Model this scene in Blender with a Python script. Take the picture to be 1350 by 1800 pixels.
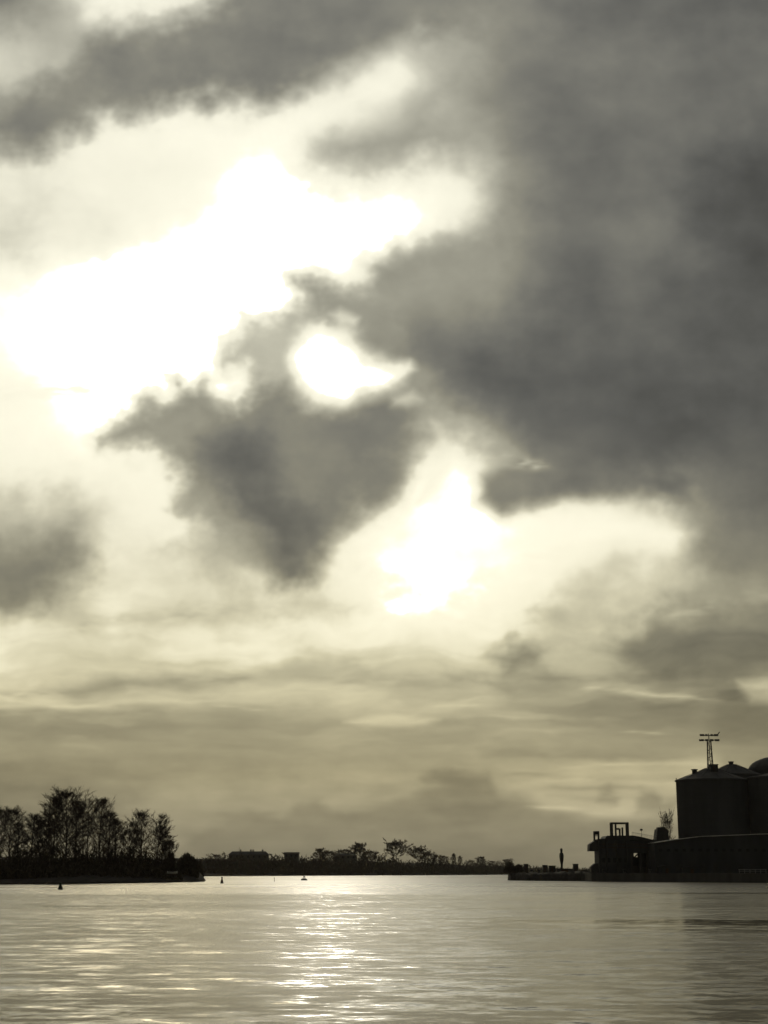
import bpy, bmesh, math, random
import numpy as np
from mathutils import Vector, Matrix
import numpy as np, math
# ---------------------------------------------------------------- view constants
CAM_H = 2.6
FPX = 2614.0                      # focal length in photo pixels (1350 x 1800)
PITCH = math.atan((1533 - 900) / FPX)
# ---------------------------------------------------------------- cloud field
_rng = np.random.RandomState(7)
_perm = _rng.permutation(512)
_grad = _rng.randn(512, 2); _grad /= np.linalg.norm(_grad, axis=1)[:, None]

def noise2(x, y):
    xi = np.floor(x).astype(int); yi = np.floor(y).astype(int)
    fx = x - xi; fy = y - yi
    u = fx * fx * fx * (fx * (fx * 6 - 15) + 10); v = fy * fy * fy * (fy * (fy * 6 - 15) + 10)
    def g(ix, iy, dx, dy):
        h = _perm[(_perm[ix & 511] + iy) & 511]
        return _grad[h, 0] * dx + _grad[h, 1] * dy
    a = g(xi, yi, fx, fy); b = g(xi + 1, yi, fx - 1, fy)
    c = g(xi, yi + 1, fx, fy - 1); d = g(xi + 1, yi + 1, fx - 1, fy - 1)
    return (a + (b - a) * u) * (1 - v) + (c + (d - c) * u) * v

def fbm(x, y, octv=5, gain=0.5, seed=0.0):
    s = 0; a = 1.0; f = 1.0
    for k in range(octv):
        s = s + a * noise2(x * f + seed + 17.3 * k, y * f + seed * 1.7 + 9.1 * k)
        a *= gain; f *= 2.03
    return s

# brightness of the cloud deck, every 90 units across and every 100 down
BASE = np.array([
 [118,172,245,252,225,150,125,120,135,148,135,122,115,113,105,102],
 [222,190,132,132,132,128,130,165,195,165,130,125,130,120,116,122],
 [150,182,232,242,248,232,256,228,190,155,125,118,115,112,110,105],
 [228,234,240,242,248,272,248,222,240,220,150,117,115,112,105, 98],
 [216,224,236,258,272,290,295,290,275,215,150,120,122,118,100, 92],
 [256,270,286,298,298,290,260,235,150,145,135,110,112,108,100, 95],
 [260,274,290,296,284,262,262,200,125,118,112,110,105,103, 98, 95],
 [250,260,272,270,262,250,215,190,150,110,102,102,100, 98, 96, 95],
 [246,251,256,250,235,160,140,140,190,232,150,100,100, 98, 98, 95],
 [200,206,220,242,228,160,130,180,250,272,256,240,236,210,130,105],
 [128,160,214,224,208,204,196,234,254,252,254,242,222,218,156,144],
 [232,220,220,228,232,236,238,242,246,244,236,216,202,172,160,166],
 [228,220,212,206,204,214,210,206,208,204,184,180,164,154,152,168],
 [146,148,151,152,153,158,163,164,166,166,164,155,146,141,140,130],
 [130,136,146,158,162,164,166,168,166,160,162,180,192,188,168,150],
 [130,136,144,158,160,158,156,152,148,146,148,156,164,164,156,150],
 [130,136,142,154,158,156,154,150,148,146,148,154,160,160,154,150]], float)

def base_lum(px, py):
    gx = np.clip(px / 90.0, 0, 14.9999); gy = np.clip(py / 100.0, 0, 15.9999)
    ix = gx.astype(int); iy = gy.astype(int); fx = gx - ix; fy = gy - iy
    P = np.pad(BASE, 1, mode='edge')
    def w(t):   # cubic B-spline / Catmull blend
        t2 = t * t; t3 = t2 * t
        c = [(-t3 + 2 * t2 - t) / 2, (3 * t3 - 5 * t2 + 2) / 2, (-3 * t3 + 4 * t2 + t) / 2, (t3 - t2) / 2]
        b = [(1 - t) ** 3 / 6, (3 * t3 - 6 * t2 + 4) / 6, (-3 * t3 + 3 * t2 + 3 * t + 1) / 6, t3 / 6]
        return [0.6 * p + 0.4 * q for p, q in zip(c, b)]
    wx = w(fx); wy = w(fy); out = 0
    P = np.pad(P, ((0, 1), (0, 1)), mode='edge')
    for j in range(4):
        r = 0
        for i in range(4):
            r = r + P[iy + j, ix + i] * wx[i]
        out = out + r * wy[j]
    return out

def poly_sdf(px, py, pts):
    d = np.full(px.shape, 1e9); inside = np.zeros(px.shape, bool)
    n = len(pts)
    for i in range(n):
        x0, y0 = pts[i]; x1, y1 = pts[(i + 1) % n]
        ex, ey = x1 - x0, y1 - y0
        t = np.clip(((px - x0) * ex + (py - y0) * ey) / (ex * ex + ey * ey + 1e-9), 0, 1)
        d = np.minimum(d, np.hypot(px - x0 - t * ex, py - y0 - t * ey))
        c = ((y0 > py) != (y1 > py)) & (px < (x1 - x0) * (py - y0) / ((y1 - y0) if y1 != y0 else 1e-9) + x0)
        inside ^= c
    return np.where(inside, -d, d)

def sstep(t):
    t = np.clip(t, 0, 1); return t * t * (3 - 2 * t)

# masses: (outline, edge softness, brightness, opacity)
MASSES = [
 # long band across the upper left
 ([(-200,270),(0,195),(60,150),(120,122),(185,78),(240,80),(300,55),(350,28),(400,0),(440,-80),(900,-80),(860,30),(760,60),(690,80),(640,98),
   (560,142),(480,178),(430,184),(360,168),(290,182),(250,196),(170,205),(120,232),(60,262),(0,262),(-200,330)], 52, 128, .92),
 ([(200,115),(300,90),(420,40),(520,10),(640,10),(560,80),(460,130),(330,130),(240,150),(190,150)], 60, 120, .55),
 # left pale veil under the band
 ([(-100,380),(60,330),(160,300),(260,310),(330,350),(300,390),(200,420),(120,440),(40,470),(-100,470)], 90, 222, .3),
 ([(-80,395),(30,385),(60,420),(30,450),(-80,460)], 50, 208, .5),
 # wisp right of the bright heart
 ([(535,240),(590,215),(650,215),(720,200),(790,210),(860,220),(840,270),(720,290),(650,302),(600,297),(550,282)], 62, 158, .85),
 # the big cloud at the right
 ([(632,540),(660,500),(690,470),(703,432),(760,428),(800,412),(850,405),(880,360),(930,330),(960,200),(1500,150),(1500,960),(1300,930),(1250,905),(1190,880),
   (1150,850),(1080,852),(1040,870),(990,868),(940,880),(880,895),(850,880),(845,830),(800,785),(770,755),(748,700),(735,650),(690,625),(650,610)], 42, None, .93),
 ([(700,440),(830,430),(860,520),(800,570),(700,560),(650,520)], 70, 148, .7),
 ([(830,620),(930,590),(1100,620),(1150,720),(1080,800),(960,800),(860,720)], 90, 99, .6),
 ([(1280,250),(1400,200),(1400,420),(1300,420),(1220,380)], 90, 88, .6),
 # wisps that close the ring above the gap
 ([(385,655),(395,615),(440,575),(490,560),(515,520),(505,490),(550,488),(600,508),(640,525),(650,600),(620,580),(570,545),(530,575),(515,640),(530,690),(480,700),
   (440,690),(425,640)], 34, 180, .92),
 ([(520,500),(600,510),(660,520),(700,610),(660,606),(610,560),(545,545)], 28, 148, .9),
 ([(700,640),(760,660),(770,760),(700,700),(650,690),(655,670)], 24, 150, .75),
 # the heart-shaped cloud in the middle
 ([(180,770),(240,738),(292,718),(318,672),(352,672),(385,702),(420,712),(450,684),(490,676),(520,700),(560,708),(610,716),(650,700),(690,690),
   (740,742),(772,765),(742,805),(722,850),(700,882),(660,918),(612,936),(584,960),(568,1000),(530,1036),(486,1026),(440,996),(396,966),(350,922),(322,872),(312,822),
   (290,800),(230,788)], 36, 128, .97),
 ([(190,772),(250,738),(320,700),(350,690),(370,730),(360,780),(300,800),(240,790)], 60, 166, .75),
 ([(360,780),(420,760),(460,800),(480,860),(540,900),(560,950),(530,1000),(490,960),(430,910),(380,860)], 60, 106, .8),
 ([(470,720),(560,730),(640,740),(690,760),(650,850),(560,860),(500,800)], 70, 124, .6),
 ([(640,700),(740,745),(740,800),(690,870),(640,880),(640,780)], 50, 118, .5),
 ([(410,770),(460,760),(490,850),(560,900),(560,970),(520,1000),(470,950),(420,880)], 50, 100, .6),
 # torn fringe lower left of it
 ([(310,835),(360,840),(400,910),(470,960),(480,1010),(400,1040),(350,1000),(300,960),(380,930),(330,890)], 46, 176, .6),
 # smudge far left
 ([(-200,975),(0,970),(80,950),(130,945),(160,975),(110,1030),(50,1060),(0,1075),(-200,1100)], 60, 122, .9),
 ([(-200,870),(40,865),(130,880),(170,940),(60,960),(-200,965)], 60, 182, .5),
 # right of the lower bright gap
 ([(1245,950),(1290,930),(1330,950),(1400,950),(1400,1020),(1290,1015),(1250,1000)], 40, 130, .75),
 ([(1170,1060),(1240,1030),(1300,1030),(1260,1060),(1210,1085),(1180,1080)], 34, 150, .7),
 ([(1080,1120),(1150,1085),(1230,1090),(1300,1070),(1450,1060),(1450,1195),(1290,1205),(1180,1200),(1100,1180)], 40, 120, .95),
 ([(860,1150),(910,1130),(960,1140),(950,1170),(890,1184)], 34, 138, .95),
 ([(950,1110),(1000,1030),(1060,980),(1110,975),(1100,1020),(1050,1080),(1010,1130),(970,1140)], 50, 186, .6),
 ([(950,1100),(1090,1100),(1100,1180),(960,1160)], 60, 170, .5),
 ([(870,830),(930,790),(945,830),(900,850)], 34, 150, .5),
 # deck above the horizon
 ([(-200,1256),(200,1252),(420,1240),(560,1262),(700,1285),(820,1290),(760,1300),(400,1320),(-200,1340)], 40, 150, .7),
 ([(-200,1380),(0,1370),(140,1380),(230,1450),(220,1540),(-200,1540)], 80, 130, .6),
 ([(860,1200),(960,1195),(1080,1205),(1190,1230),(1330,1235),(1200,1255),(1020,1265),(900,1240)], 28, 146, .8),
 ([(1240,1260),(1262,1215),(1290,1212),(1310,1235),(1400,1240),(1400,1300),(1250,1300)], 22, 128, .85),
 ([(300,1500),(370,1452),(440,1430),(500,1440),(520,1410),(560,1402),(590,1430),(650,1425),(720,1400),(740,1368),(770,1352),(820,1358),(860,1370),(880,1395),
   (930,1390),(960,1420),(1060,1440),(1120,1440),(1300,1440),(1700,1440),(1700,1600),(-300,1600),(-300,1520),(200,1520)], 16, 137, .68),
 ([(735,1400),(745,1365),(800,1352),(860,1366),(890,1410),(850,1440),(760,1440)], 16, 126, .6),
 ([(620,1205),(720,1196),(850,1188),(870,1200),(800,1216),(700,1222)], 26, 164, .6),
 ([(60,1222),(160,1200),(300,1188),(410,1186),(420,1200),(260,1214),(150,1226)], 22, 160, .6),
 ([(120,1090),(300,1080),(440,1064),(640,1066),(620,1084),(430,1098),(240,1112)], 34, 192, .6),
 ([(440,1170),(540,1150),(620,1150),(640,1175),(560,1196),(470,1195)], 34, 172, .5),
 ([(850,1316),(1000,1322),(1190,1320),(1190,1334),(1000,1334),(860,1332)], 18, 142, .6),
 ([(620,1388),(700,1376),(770,1376),(760,1388),(690,1394)], 14, 152, .6),
]
GAPS = [  # bright openings, same format
 ([(480,240),(560,172),(640,128),(700,104),(725,140),(700,188),(620,208),(540,236),(500,270)], 60, 254, .8),
 ([(560,320),(700,312),(790,318),(850,345),(830,385),(740,410),(640,420)], 60, 262, .5),
 ([(738,880),(768,824),(800,802),(834,816),(842,880),(850,940),(800,1000),(710,1020),(660,985)], 150, 292, .95),
 ([(512,628),(530,605),(552,590),(585,588),(622,612),(650,632),(680,646),(705,656),(700,674),(670,686),(640,694),(606,702),(570,698),(542,680)], 36, 290, .97),
 ([(580,548),(598,540),(632,558),(628,575),(600,568)], 12, 232, .75),
 ([(690,700),(725,690),(740,706),(715,720),(690,716)], 14, 222, .6),
 ([(670,655),(715,640),(728,654),(700,668)], 14, 250, .6),
 ([(722,860),(760,822),(800,800),(832,815),(845,860),(850,905),(930,888),(1000,872),(1040,880),(1120,905),(1180,930),(1220,935),(1180,965),(1060,960),(960,985),(850,1000),
   (740,1010),(660,985),(590,965),(600,938),(660,920)], 38, 256, .75),
 ([(760,740),(775,745),(792,790),(775,800)], 12, 220, .6),
 ([(735,880),(780,760),(790,770),(800,800),(770,860)], 14, 235, .5),
 ([(1080,860),(1130,852),(1170,868),(1130,882),(1085,878)], 18, 196, .6),
 ([(605,1268),(650,1258),(690,1250),(730,1258),(775,1268),(720,1274),(640,1274)], 9, 204, .85),
 ([(880,1350),(1000,1338),(1250,1334),(1300,1400),(1190,1438),(1060,1430),(960,1424),(900,1390)], 24, 186, .7),
 ([(1300,1200),(1400,1195),(1400,1240),(1320,1235),(1305,1215)], 14, 196, .8),
]
LATE = [   # lobes hanging in front of the lower opening
 ([(1046,1408),(1052,1388),(1072,1382),(1085,1400),(1080,1415)], 12, 140, .7),
 ([(1118,1410),(1128,1388),(1150,1390),(1165,1410),(1190,1405),(1190,1440),(1120,1430)], 14, 146, .7),
 ([(1190,1470),(1060,1440),(960,1432),(900,1400),(870,1430),(880,1500),(1190,1500)], 16, 142, .6),
 ([(900,1374),(1000,1366),(1190,1364),(1190,1370),(1000,1374)], 10, 156, .5),
 ([(960,1400),(1060,1396),(1120,1400),(1050,1408)], 9, 160, .5),
 ([(842,878),(846,835),(890,815),(960,800),(1080,815),(1200,840),(1230,890),(1150,862),(1070,858),(1030,872),(985,872),(930,888),(880,899)], 26, 122, .9),
 ([(960,740),(1150,780),(1190,840),(1080,850),(1000,862),(940,860),(930,800)], 60, 102, .6),
]
# streaks: (x0,y0,x1,y1, half width, brightness, opacity)
STREAKS = [
 (906,812,936,818,6,214,.7),
 (-40,1243,240,1236,5,204,.75),(240,1236,330,1233,4,196,.6),(330,1232,440,1228,3.5,188,.5),(-40,1252,300,1250,5,150,.5),
 (60,1222,200,1204,7,160,.6),(200,1204,420,1190,8,162,.6),(0,1218,90,1222,5,160,.5),(360,1178,400,1180,3,206,.5),
 (300,1118,400,1124,5,222,.5),(150,1098,430,1066,10,186,.5),(430,1066,560,1060,8,200,.4),(0,1110,120,1118,6,224,.5),
 (440,1222,640,1218,4,200,.55),(400,1242,440,1245,3,206,.6),(500,1245,620,1238,4,180,.4),(610,1200,740,1205,8,164,.5),
 (780,1215,860,1216,3,198,.5),(780,1240,830,1241,2.5,205,.7),(830,1262,950,1264,4,196,.5),(850,1250,1000,1262,5,186,.4),
 (1050,1210,1190,1222,5,196,.7),(1190,1222,1240,1232,4,190,.6),(900,1286,960,1287,2.5,178,.5),(1120,1286,1160,1287,2.5,186,.6),
 (680,1300,940,1305,9,150,.4),(880,1322,1180,1332,6,140,.5),(1020,1346,1110,1340,4,204,.75),(1110,1341,1230,1342,4,196,.7),(900,1356,1040,1350,4,186,.4),
 (880,1359,940,1360,4,150,.5),(930,1374,1020,1372,5,202,.5),(980,1384,1120,1386,4,152,.5),(1020,1372,1190,1378,5,196,.5),(950,1398,1120,1398,6,192,.45),
 (950,1420,1000,1423,3,202,.75),(1000,1423,1075,1421,2.5,196,.6),(660,1400,720,1396,4,160,.4),(620,1384,760,1382,6,166,.4),
 (880,1400,960,1404,4,170,.4),
 (1180,1084,1230,1070,9,196,.3),(1225,1068,1350,1052,12,184,.3),
 (930,985,1100,955,10,236,.3),(0,690,140,684,10,232,.35),(400,258,440,254,7,250,.3),(150,545,190,542,8,282,.2),
 (960,1190,1240,1198,6,138,.4),(640,1250,700,1247,5,178,.5),(0,1290,120,1280,8,162,.3),(70,1296,170,1294,6,164,.4),(90,1310,160,1316,3,164,.4),
]

def cloud_brightness(px, py):
    """0..255 brightness (over 255 = burnt out) of the overcast in a direction."""
    low = sstep((py - 1060) / 220.0)                       # flatter layers towards the horizon
    def mix(sx, sy, fx, fy, n, g, sd):
        return fbm(px / sx, py / sy, n, g, sd) * (1 - low) + fbm(px / fx, py / fy, n, g, sd + 5) * low
    wx = mix(150, 150, 190, 60, 4, .5, 3.1); wy = mix(150, 150, 190, 60, 4, .5, 41.7)
    amp = 21
    qx = px + wx * amp; qy = py + wy * amp * (1 - .6 * low)
    cr = fbm(px / 44, py / 38, 3, .55, 170.0); cs = fbm(px / 44, py / 38, 3, .55, 190.0)
    qx = qx + cr * 15 * (1 - .5 * low); qy = qy + cs * 15 * (1 - .7 * low)      # crumbly edges
    L = base_lum(qx, qy)
    L = L - 7 * sstep((px - 850) / 200) * sstep((900 - py) / 200)
    billow = mix(220, 150, 420, 70, 6, .5, 11.3)
    fine = mix(70, 55, 150, 22, 4, .5, 77.7)
    for pts, soft, lum, op in MASSES:
        xs = [p[0] for p in pts]; ys = [p[1] for p in pts]
        m = (qx > min(xs) - soft * 1.7) & (qx < max(xs) + soft * 1.7) & (qy > min(ys) - soft * 1.7) & (qy < max(ys) + soft * 1.7)
        if not m.any(): continue
        d = poly_sdf(qx[m], qy[m], pts) + soft * .35 * fine[m]
        a = op * sstep(.5 - d / soft / 1.7)
        tgt = lum if lum is not None else np.minimum(L[m], 150)
        L[m] = L[m] * (1 - a) + tgt * a
    qx = px + wx * 9; qy = py + wy * 8
    for pts, soft, lum, op in GAPS:
        xs = [p[0] for p in pts]; ys = [p[1] for p in pts]
        m = (qx > min(xs) - soft * 1.7) & (qx < max(xs) + soft * 1.7) & (qy > min(ys) - soft * 1.7) & (qy < max(ys) + soft * 1.7)
        if not m.any(): continue
        d = poly_sdf(qx[m], qy[m], pts) + soft * .4 * fine[m]
        a = op * sstep(.5 - d / soft / 1.7)
        L[m] = L[m] * (1 - a) + lum * a
    for pts, soft, lum, op in LATE:
        d = poly_sdf(qx, qy, pts) + soft * .4 * fine
        a = op * sstep(.5 - d / soft / 1.7)
        L = L * (1 - a) + lum * a
    tx = px + wx * 14; ty = py + wy * 9
    streaky = fbm(px / 90, py / 20, 3, .6, 5.5)
    for x0, y0, x1, y1, w, lum, op in STREAKS:
        ln = math.hypot(x1 - x0, y1 - y0); ux, uy = (x1 - x0) / ln, (y1 - y0) / ln
        m = (np.abs(tx - (x0 + x1) / 2) < ln / 2 + 60) & (np.abs(ty - (y0 + y1) / 2) < abs(y1 - y0) / 2 + w * 3 + 6)
        if not m.any(): continue
        s = (tx[m] - x0) * ux + (ty[m] - y0) * uy; n = -(tx[m] - x0) * uy + (ty[m] - y0) * ux
        e = np.clip(np.maximum(-s, s - ln), 0, None) / 26.0
        n = n + fine[m] * w * .9
        a = op * 1.1 * np.exp(-np.abs(n / w / 1.15) ** 1.6 - e ** 2) * np.clip(.75 + 1.5 * streaky[m], .12, 1)
        L[m] = L[m] * (1 - a) + lum * a
    dark = np.clip((262 - L) / 130, 0, 1)
    L = L + dark * (billow * (14 - 2 * low) + fine * (7 - 1 * low))
    # torn texture where thick cloud thins out
    wisp = fbm((px + wx * 30) / 120, (py + wy * 30) / 80, 5, .5, 140.0)
    mid = np.exp(-((L - 205) / 40.0) ** 2) * (1 - low)
    L = L + mid * wisp * 17
    # stratus sheets lower down: long flat shreds
    band = np.exp(-((py - 1195) / 130.0) ** 2)
    sh = fbm((px + wx * 90) / 230, (py + wy * 40) / 42, 5, .5, 33.0)
    sh2 = fbm((px + wx * 60) / 420, (py + wy * 40) / 75, 4, .5, 64.0)
    L = L + band * (sh * 19 + sh2 * 22)
    L = L + 9 * np.exp(-((L - 230) / 17.0) ** 2) * (1 - low)          # thin cloud glowing round the openings
    hz = sstep((py - 1290) / 60) * sstep((1560 - py) / 60)
    puff = fbm((px + wx * 10) / 75, (py + wy * 8) / 34, 5, .5, 52.0)
    L = L + hz * puff * 9
    return L
# ---------------------------------------------------------------- camera, world, sun, exposure
scene = bpy.context.scene
for o in list(bpy.data.objects): bpy.data.objects.remove(o)
R = math.radians
cam_data = bpy.data.cameras.new('camera')
cam_data.sensor_fit = 'VERTICAL'
cam_data.sensor_height = 36.0
cam_data.lens = 36.0 * FPX / 1800.0
cam_data.clip_start = 0.5
cam_data.clip_end = 300000
cam = bpy.data.objects.new('camera', cam_data)
cam.location = (0, 0, CAM_H)
cam.rotation_euler = (math.pi / 2 + PITCH, 0, 0)
scene.collection.objects.link(cam)
scene.camera = cam

def ray(px, py):
    """unit-forward direction of a photo position seen from the viewpoint"""
    x = (px - 675) / FPX; y = (900 - py) / FPX
    cp, sp = math.cos(PITCH), math.sin(PITCH)
    return Vector((x, cp - y * sp, sp + y * cp))
def at(px, py, Y):
    """world point at ground distance Y"""
    d = ray(px, py); k = Y / d.y
    return Vector((d.x * k, Y, CAM_H + d.z * k))
def shore(px, py):
    """where a waterline position lies on the water"""
    d = ray(px, py); k = -CAM_H / d.z
    return Vector((d.x * k, d.y * k, 0))

SUN_DIR = ray(585, 648).normalized()
SUN_EL = math.asin(SUN_DIR.z); SUN_AZ = math.atan2(SUN_DIR.x, SUN_DIR.y)
world = bpy.data.worlds.new('World'); scene.world = world
world.use_nodes = True
wn = world.node_tree.nodes; wl = world.node_tree.links
sky = wn.new('ShaderNodeTexSky'); sky.sky_type = 'NISHITA'; sky.sun_disc = False
sky.sun_elevation = SUN_EL; sky.sun_rotation = SUN_AZ
sky.air_density = 1.2; sky.dust_density = 3.0
wl.new(sky.outputs[0], wn['Background'].inputs[0]); wn['Background'].inputs[1].default_value = 0.15
sun_data = bpy.data.lights.new('sun', 'SUN')
sun_data.energy = 0.32; sun_data.angle = R(1.5); sun_data.color = (1.0, .93, .80)
sun = bpy.data.objects.new('sun', sun_data); scene.collection.objects.link(sun)
sun.rotation_euler = (-SUN_DIR).to_track_quat('-Z', 'Y').to_euler()
sun.location = (0, 0, 200)
vs = scene.view_settings
vs.view_transform = 'Standard'; vs.look = 'None'; vs.gamma = 1; vs.exposure = 0
scene.cycles.transparent_max_bounces = 16
scene.cycles.max_bounces = 6
scene.cycles.volume_bounces = 0

# ---------------------------------------------------------------- helpers
def link(o, parent=None):
    scene.collection.objects.link(o)
    if parent is not None: o.parent = parent
    return o
def tag(o, label=None, cat=None, group=None, kind=None):
    if label: o['label'] = label
    if cat: o['category'] = cat
    if group: o['group'] = group
    if kind: o['kind'] = kind
    return o
def empty(name, loc, rz=0.0):
    o = bpy.data.objects.new(name, None); o.location = loc; o.rotation_euler = (0, 0, rz)
    o.empty_display_size = .5
    return link(o)
def mesh_obj(name, verts, faces, mat, parent=None, loc=(0, 0, 0), smooth=False):
    me = bpy.data.meshes.new(name); me.from_pydata([tuple(v) for v in verts], [], faces); me.update()
    if smooth:
        me.polygons.foreach_set('use_smooth', [True] * len(me.polygons))
    if mat: me.materials.append(mat)
    o = bpy.data.objects.new(name, me); o.location = loc
    return link(o, parent)
def copy_tree(o, parent=None):
    c = o.copy(); scene.collection.objects.link(c)
    if parent is not None: c.parent = parent
    for ch in list(o.children): copy_tree(ch, c)
    return c
class MB:
    """collects boxes, bars, tubes into one mesh"""
    def __init__(s): s.v = []; s.f = []
    def add(s, v, f):
        n = len(s.v); s.v += [Vector(p) for p in v]; s.f += [tuple(i + n for i in q) for q in f]; return s
    def box(s, x0, x1, y0, y1, z0, z1):
        return s.add([(x0,y0,z0),(x1,y0,z0),(x1,y1,z0),(x0,y1,z0),(x0,y0,z1),(x1,y0,z1),(x1,y1,z1),(x0,y1,z1)],
                     [(0,3,2,1),(4,5,6,7),(0,1,5,4),(1,2,6,5),(2,3,7,6),(3,0,4,7)])
    def prism(s, pts, y0, y1):
        """outline in x,z extruded along y"""
        n = len(pts); v = [(x, y0, z) for x, z in pts] + [(x, y1, z) for x, z in pts]
        f = [tuple(range(n)), tuple(range(2 * n - 1, n - 1, -1))]
        f += [(i, i + n, (i + 1) % n + n, (i + 1) % n) for i in range(n)]
        return s.add(v, f)
    def tube(s, a, b, r0, r1=None, n=6):
        a = Vector(a); b = Vector(b); r1 = r0 if r1 is None else r1
        d = (b - a).normalized(); u = d.orthogonal().normalized(); w = d.cross(u)
        v = []
        for p, r in ((a, r0), (b, r1)):
            for k in range(n):
                t = 2 * math.pi * k / n; v.append(p + (u * math.cos(t) + w * math.sin(t)) * r)
        f = [(k, (k + 1) % n, (k + 1) % n + n, k + n) for k in range(n)] + [tuple(range(n - 1, -1, -1)), tuple(range(n, 2 * n))]
        return s.add(v, f)
    def lathe(s, prof, cx=0, cy=0, n=24):
        v = []; f = []
        for r, z in prof:
            for k in range(n):
                t = 2 * math.pi * k / n; v.append((cx + r * math.cos(t), cy + r * math.sin(t), z))
        for i in range(len(prof) - 1):
            for k in range(n):
                f.append((i * n + k, i * n + (k + 1) % n, (i + 1) * n + (k + 1) % n, (i + 1) * n + k))
        f.append(tuple(range(n - 1, -1, -1))); m = (len(prof) - 1) * n; f.append(tuple(range(m, m + n)))
        return s.add(v, f)
    def build(s, name, mat, parent=None, smooth=False, loc=(0, 0, 0)):
        return mesh_obj(name, s.v, s.f, mat, parent, loc, smooth)

def material(name, col, rough=.8, metal=0.0, var=.25, scale=1.0, bump=0.0, streak=False):
    m = bpy.data.materials.new(name); m.use_nodes = True
    nt = m.node_tree; b = nt.nodes['Principled BSDF']
    b.inputs['Roughness'].default_value = rough; b.inputs['Metallic'].default_value = metal
    b.inputs['Specular IOR Level'].default_value = .3
    tc = nt.nodes.new('ShaderNodeTexCoord'); mp = nt.nodes.new('ShaderNodeMapping')
    mp.inputs['Scale'].default_value = (scale, scale, scale * (.15 if streak else 1))
    nz = nt.nodes.new('ShaderNodeTexNoise'); nz.inputs['Detail'].default_value = 5; nz.inputs['Scale'].default_value = 1
    rp = nt.nodes.new('ShaderNodeValToRGB')
    rp.color_ramp.elements[0].position = .3; rp.color_ramp.elements[1].position = .7
    rp.color_ramp.elements[0].color = tuple(c * (1 - var) for c in col) + (1,)
    rp.color_ramp.elements[1].color = tuple(min(1, c * (1 + var)) for c in col) + (1,)
    nt.links.new(tc.outputs['Object'], mp.inputs[0]); nt.links.new(mp.outputs[0], nz.inputs[0])
    nt.links.new(nz.outputs[0], rp.inputs[0]); nt.links.new(rp.outputs[0], b.inputs['Base Color'])
    if bump:
        bp = nt.nodes.new('ShaderNodeBump'); bp.inputs['Strength'].default_value = bump; bp.inputs['Distance'].default_value = .1
        nt.links.new(nz.outputs[0], bp.inputs['Height']); nt.links.new(bp.outputs[0], b.inputs['Normal'])
    return m

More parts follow.
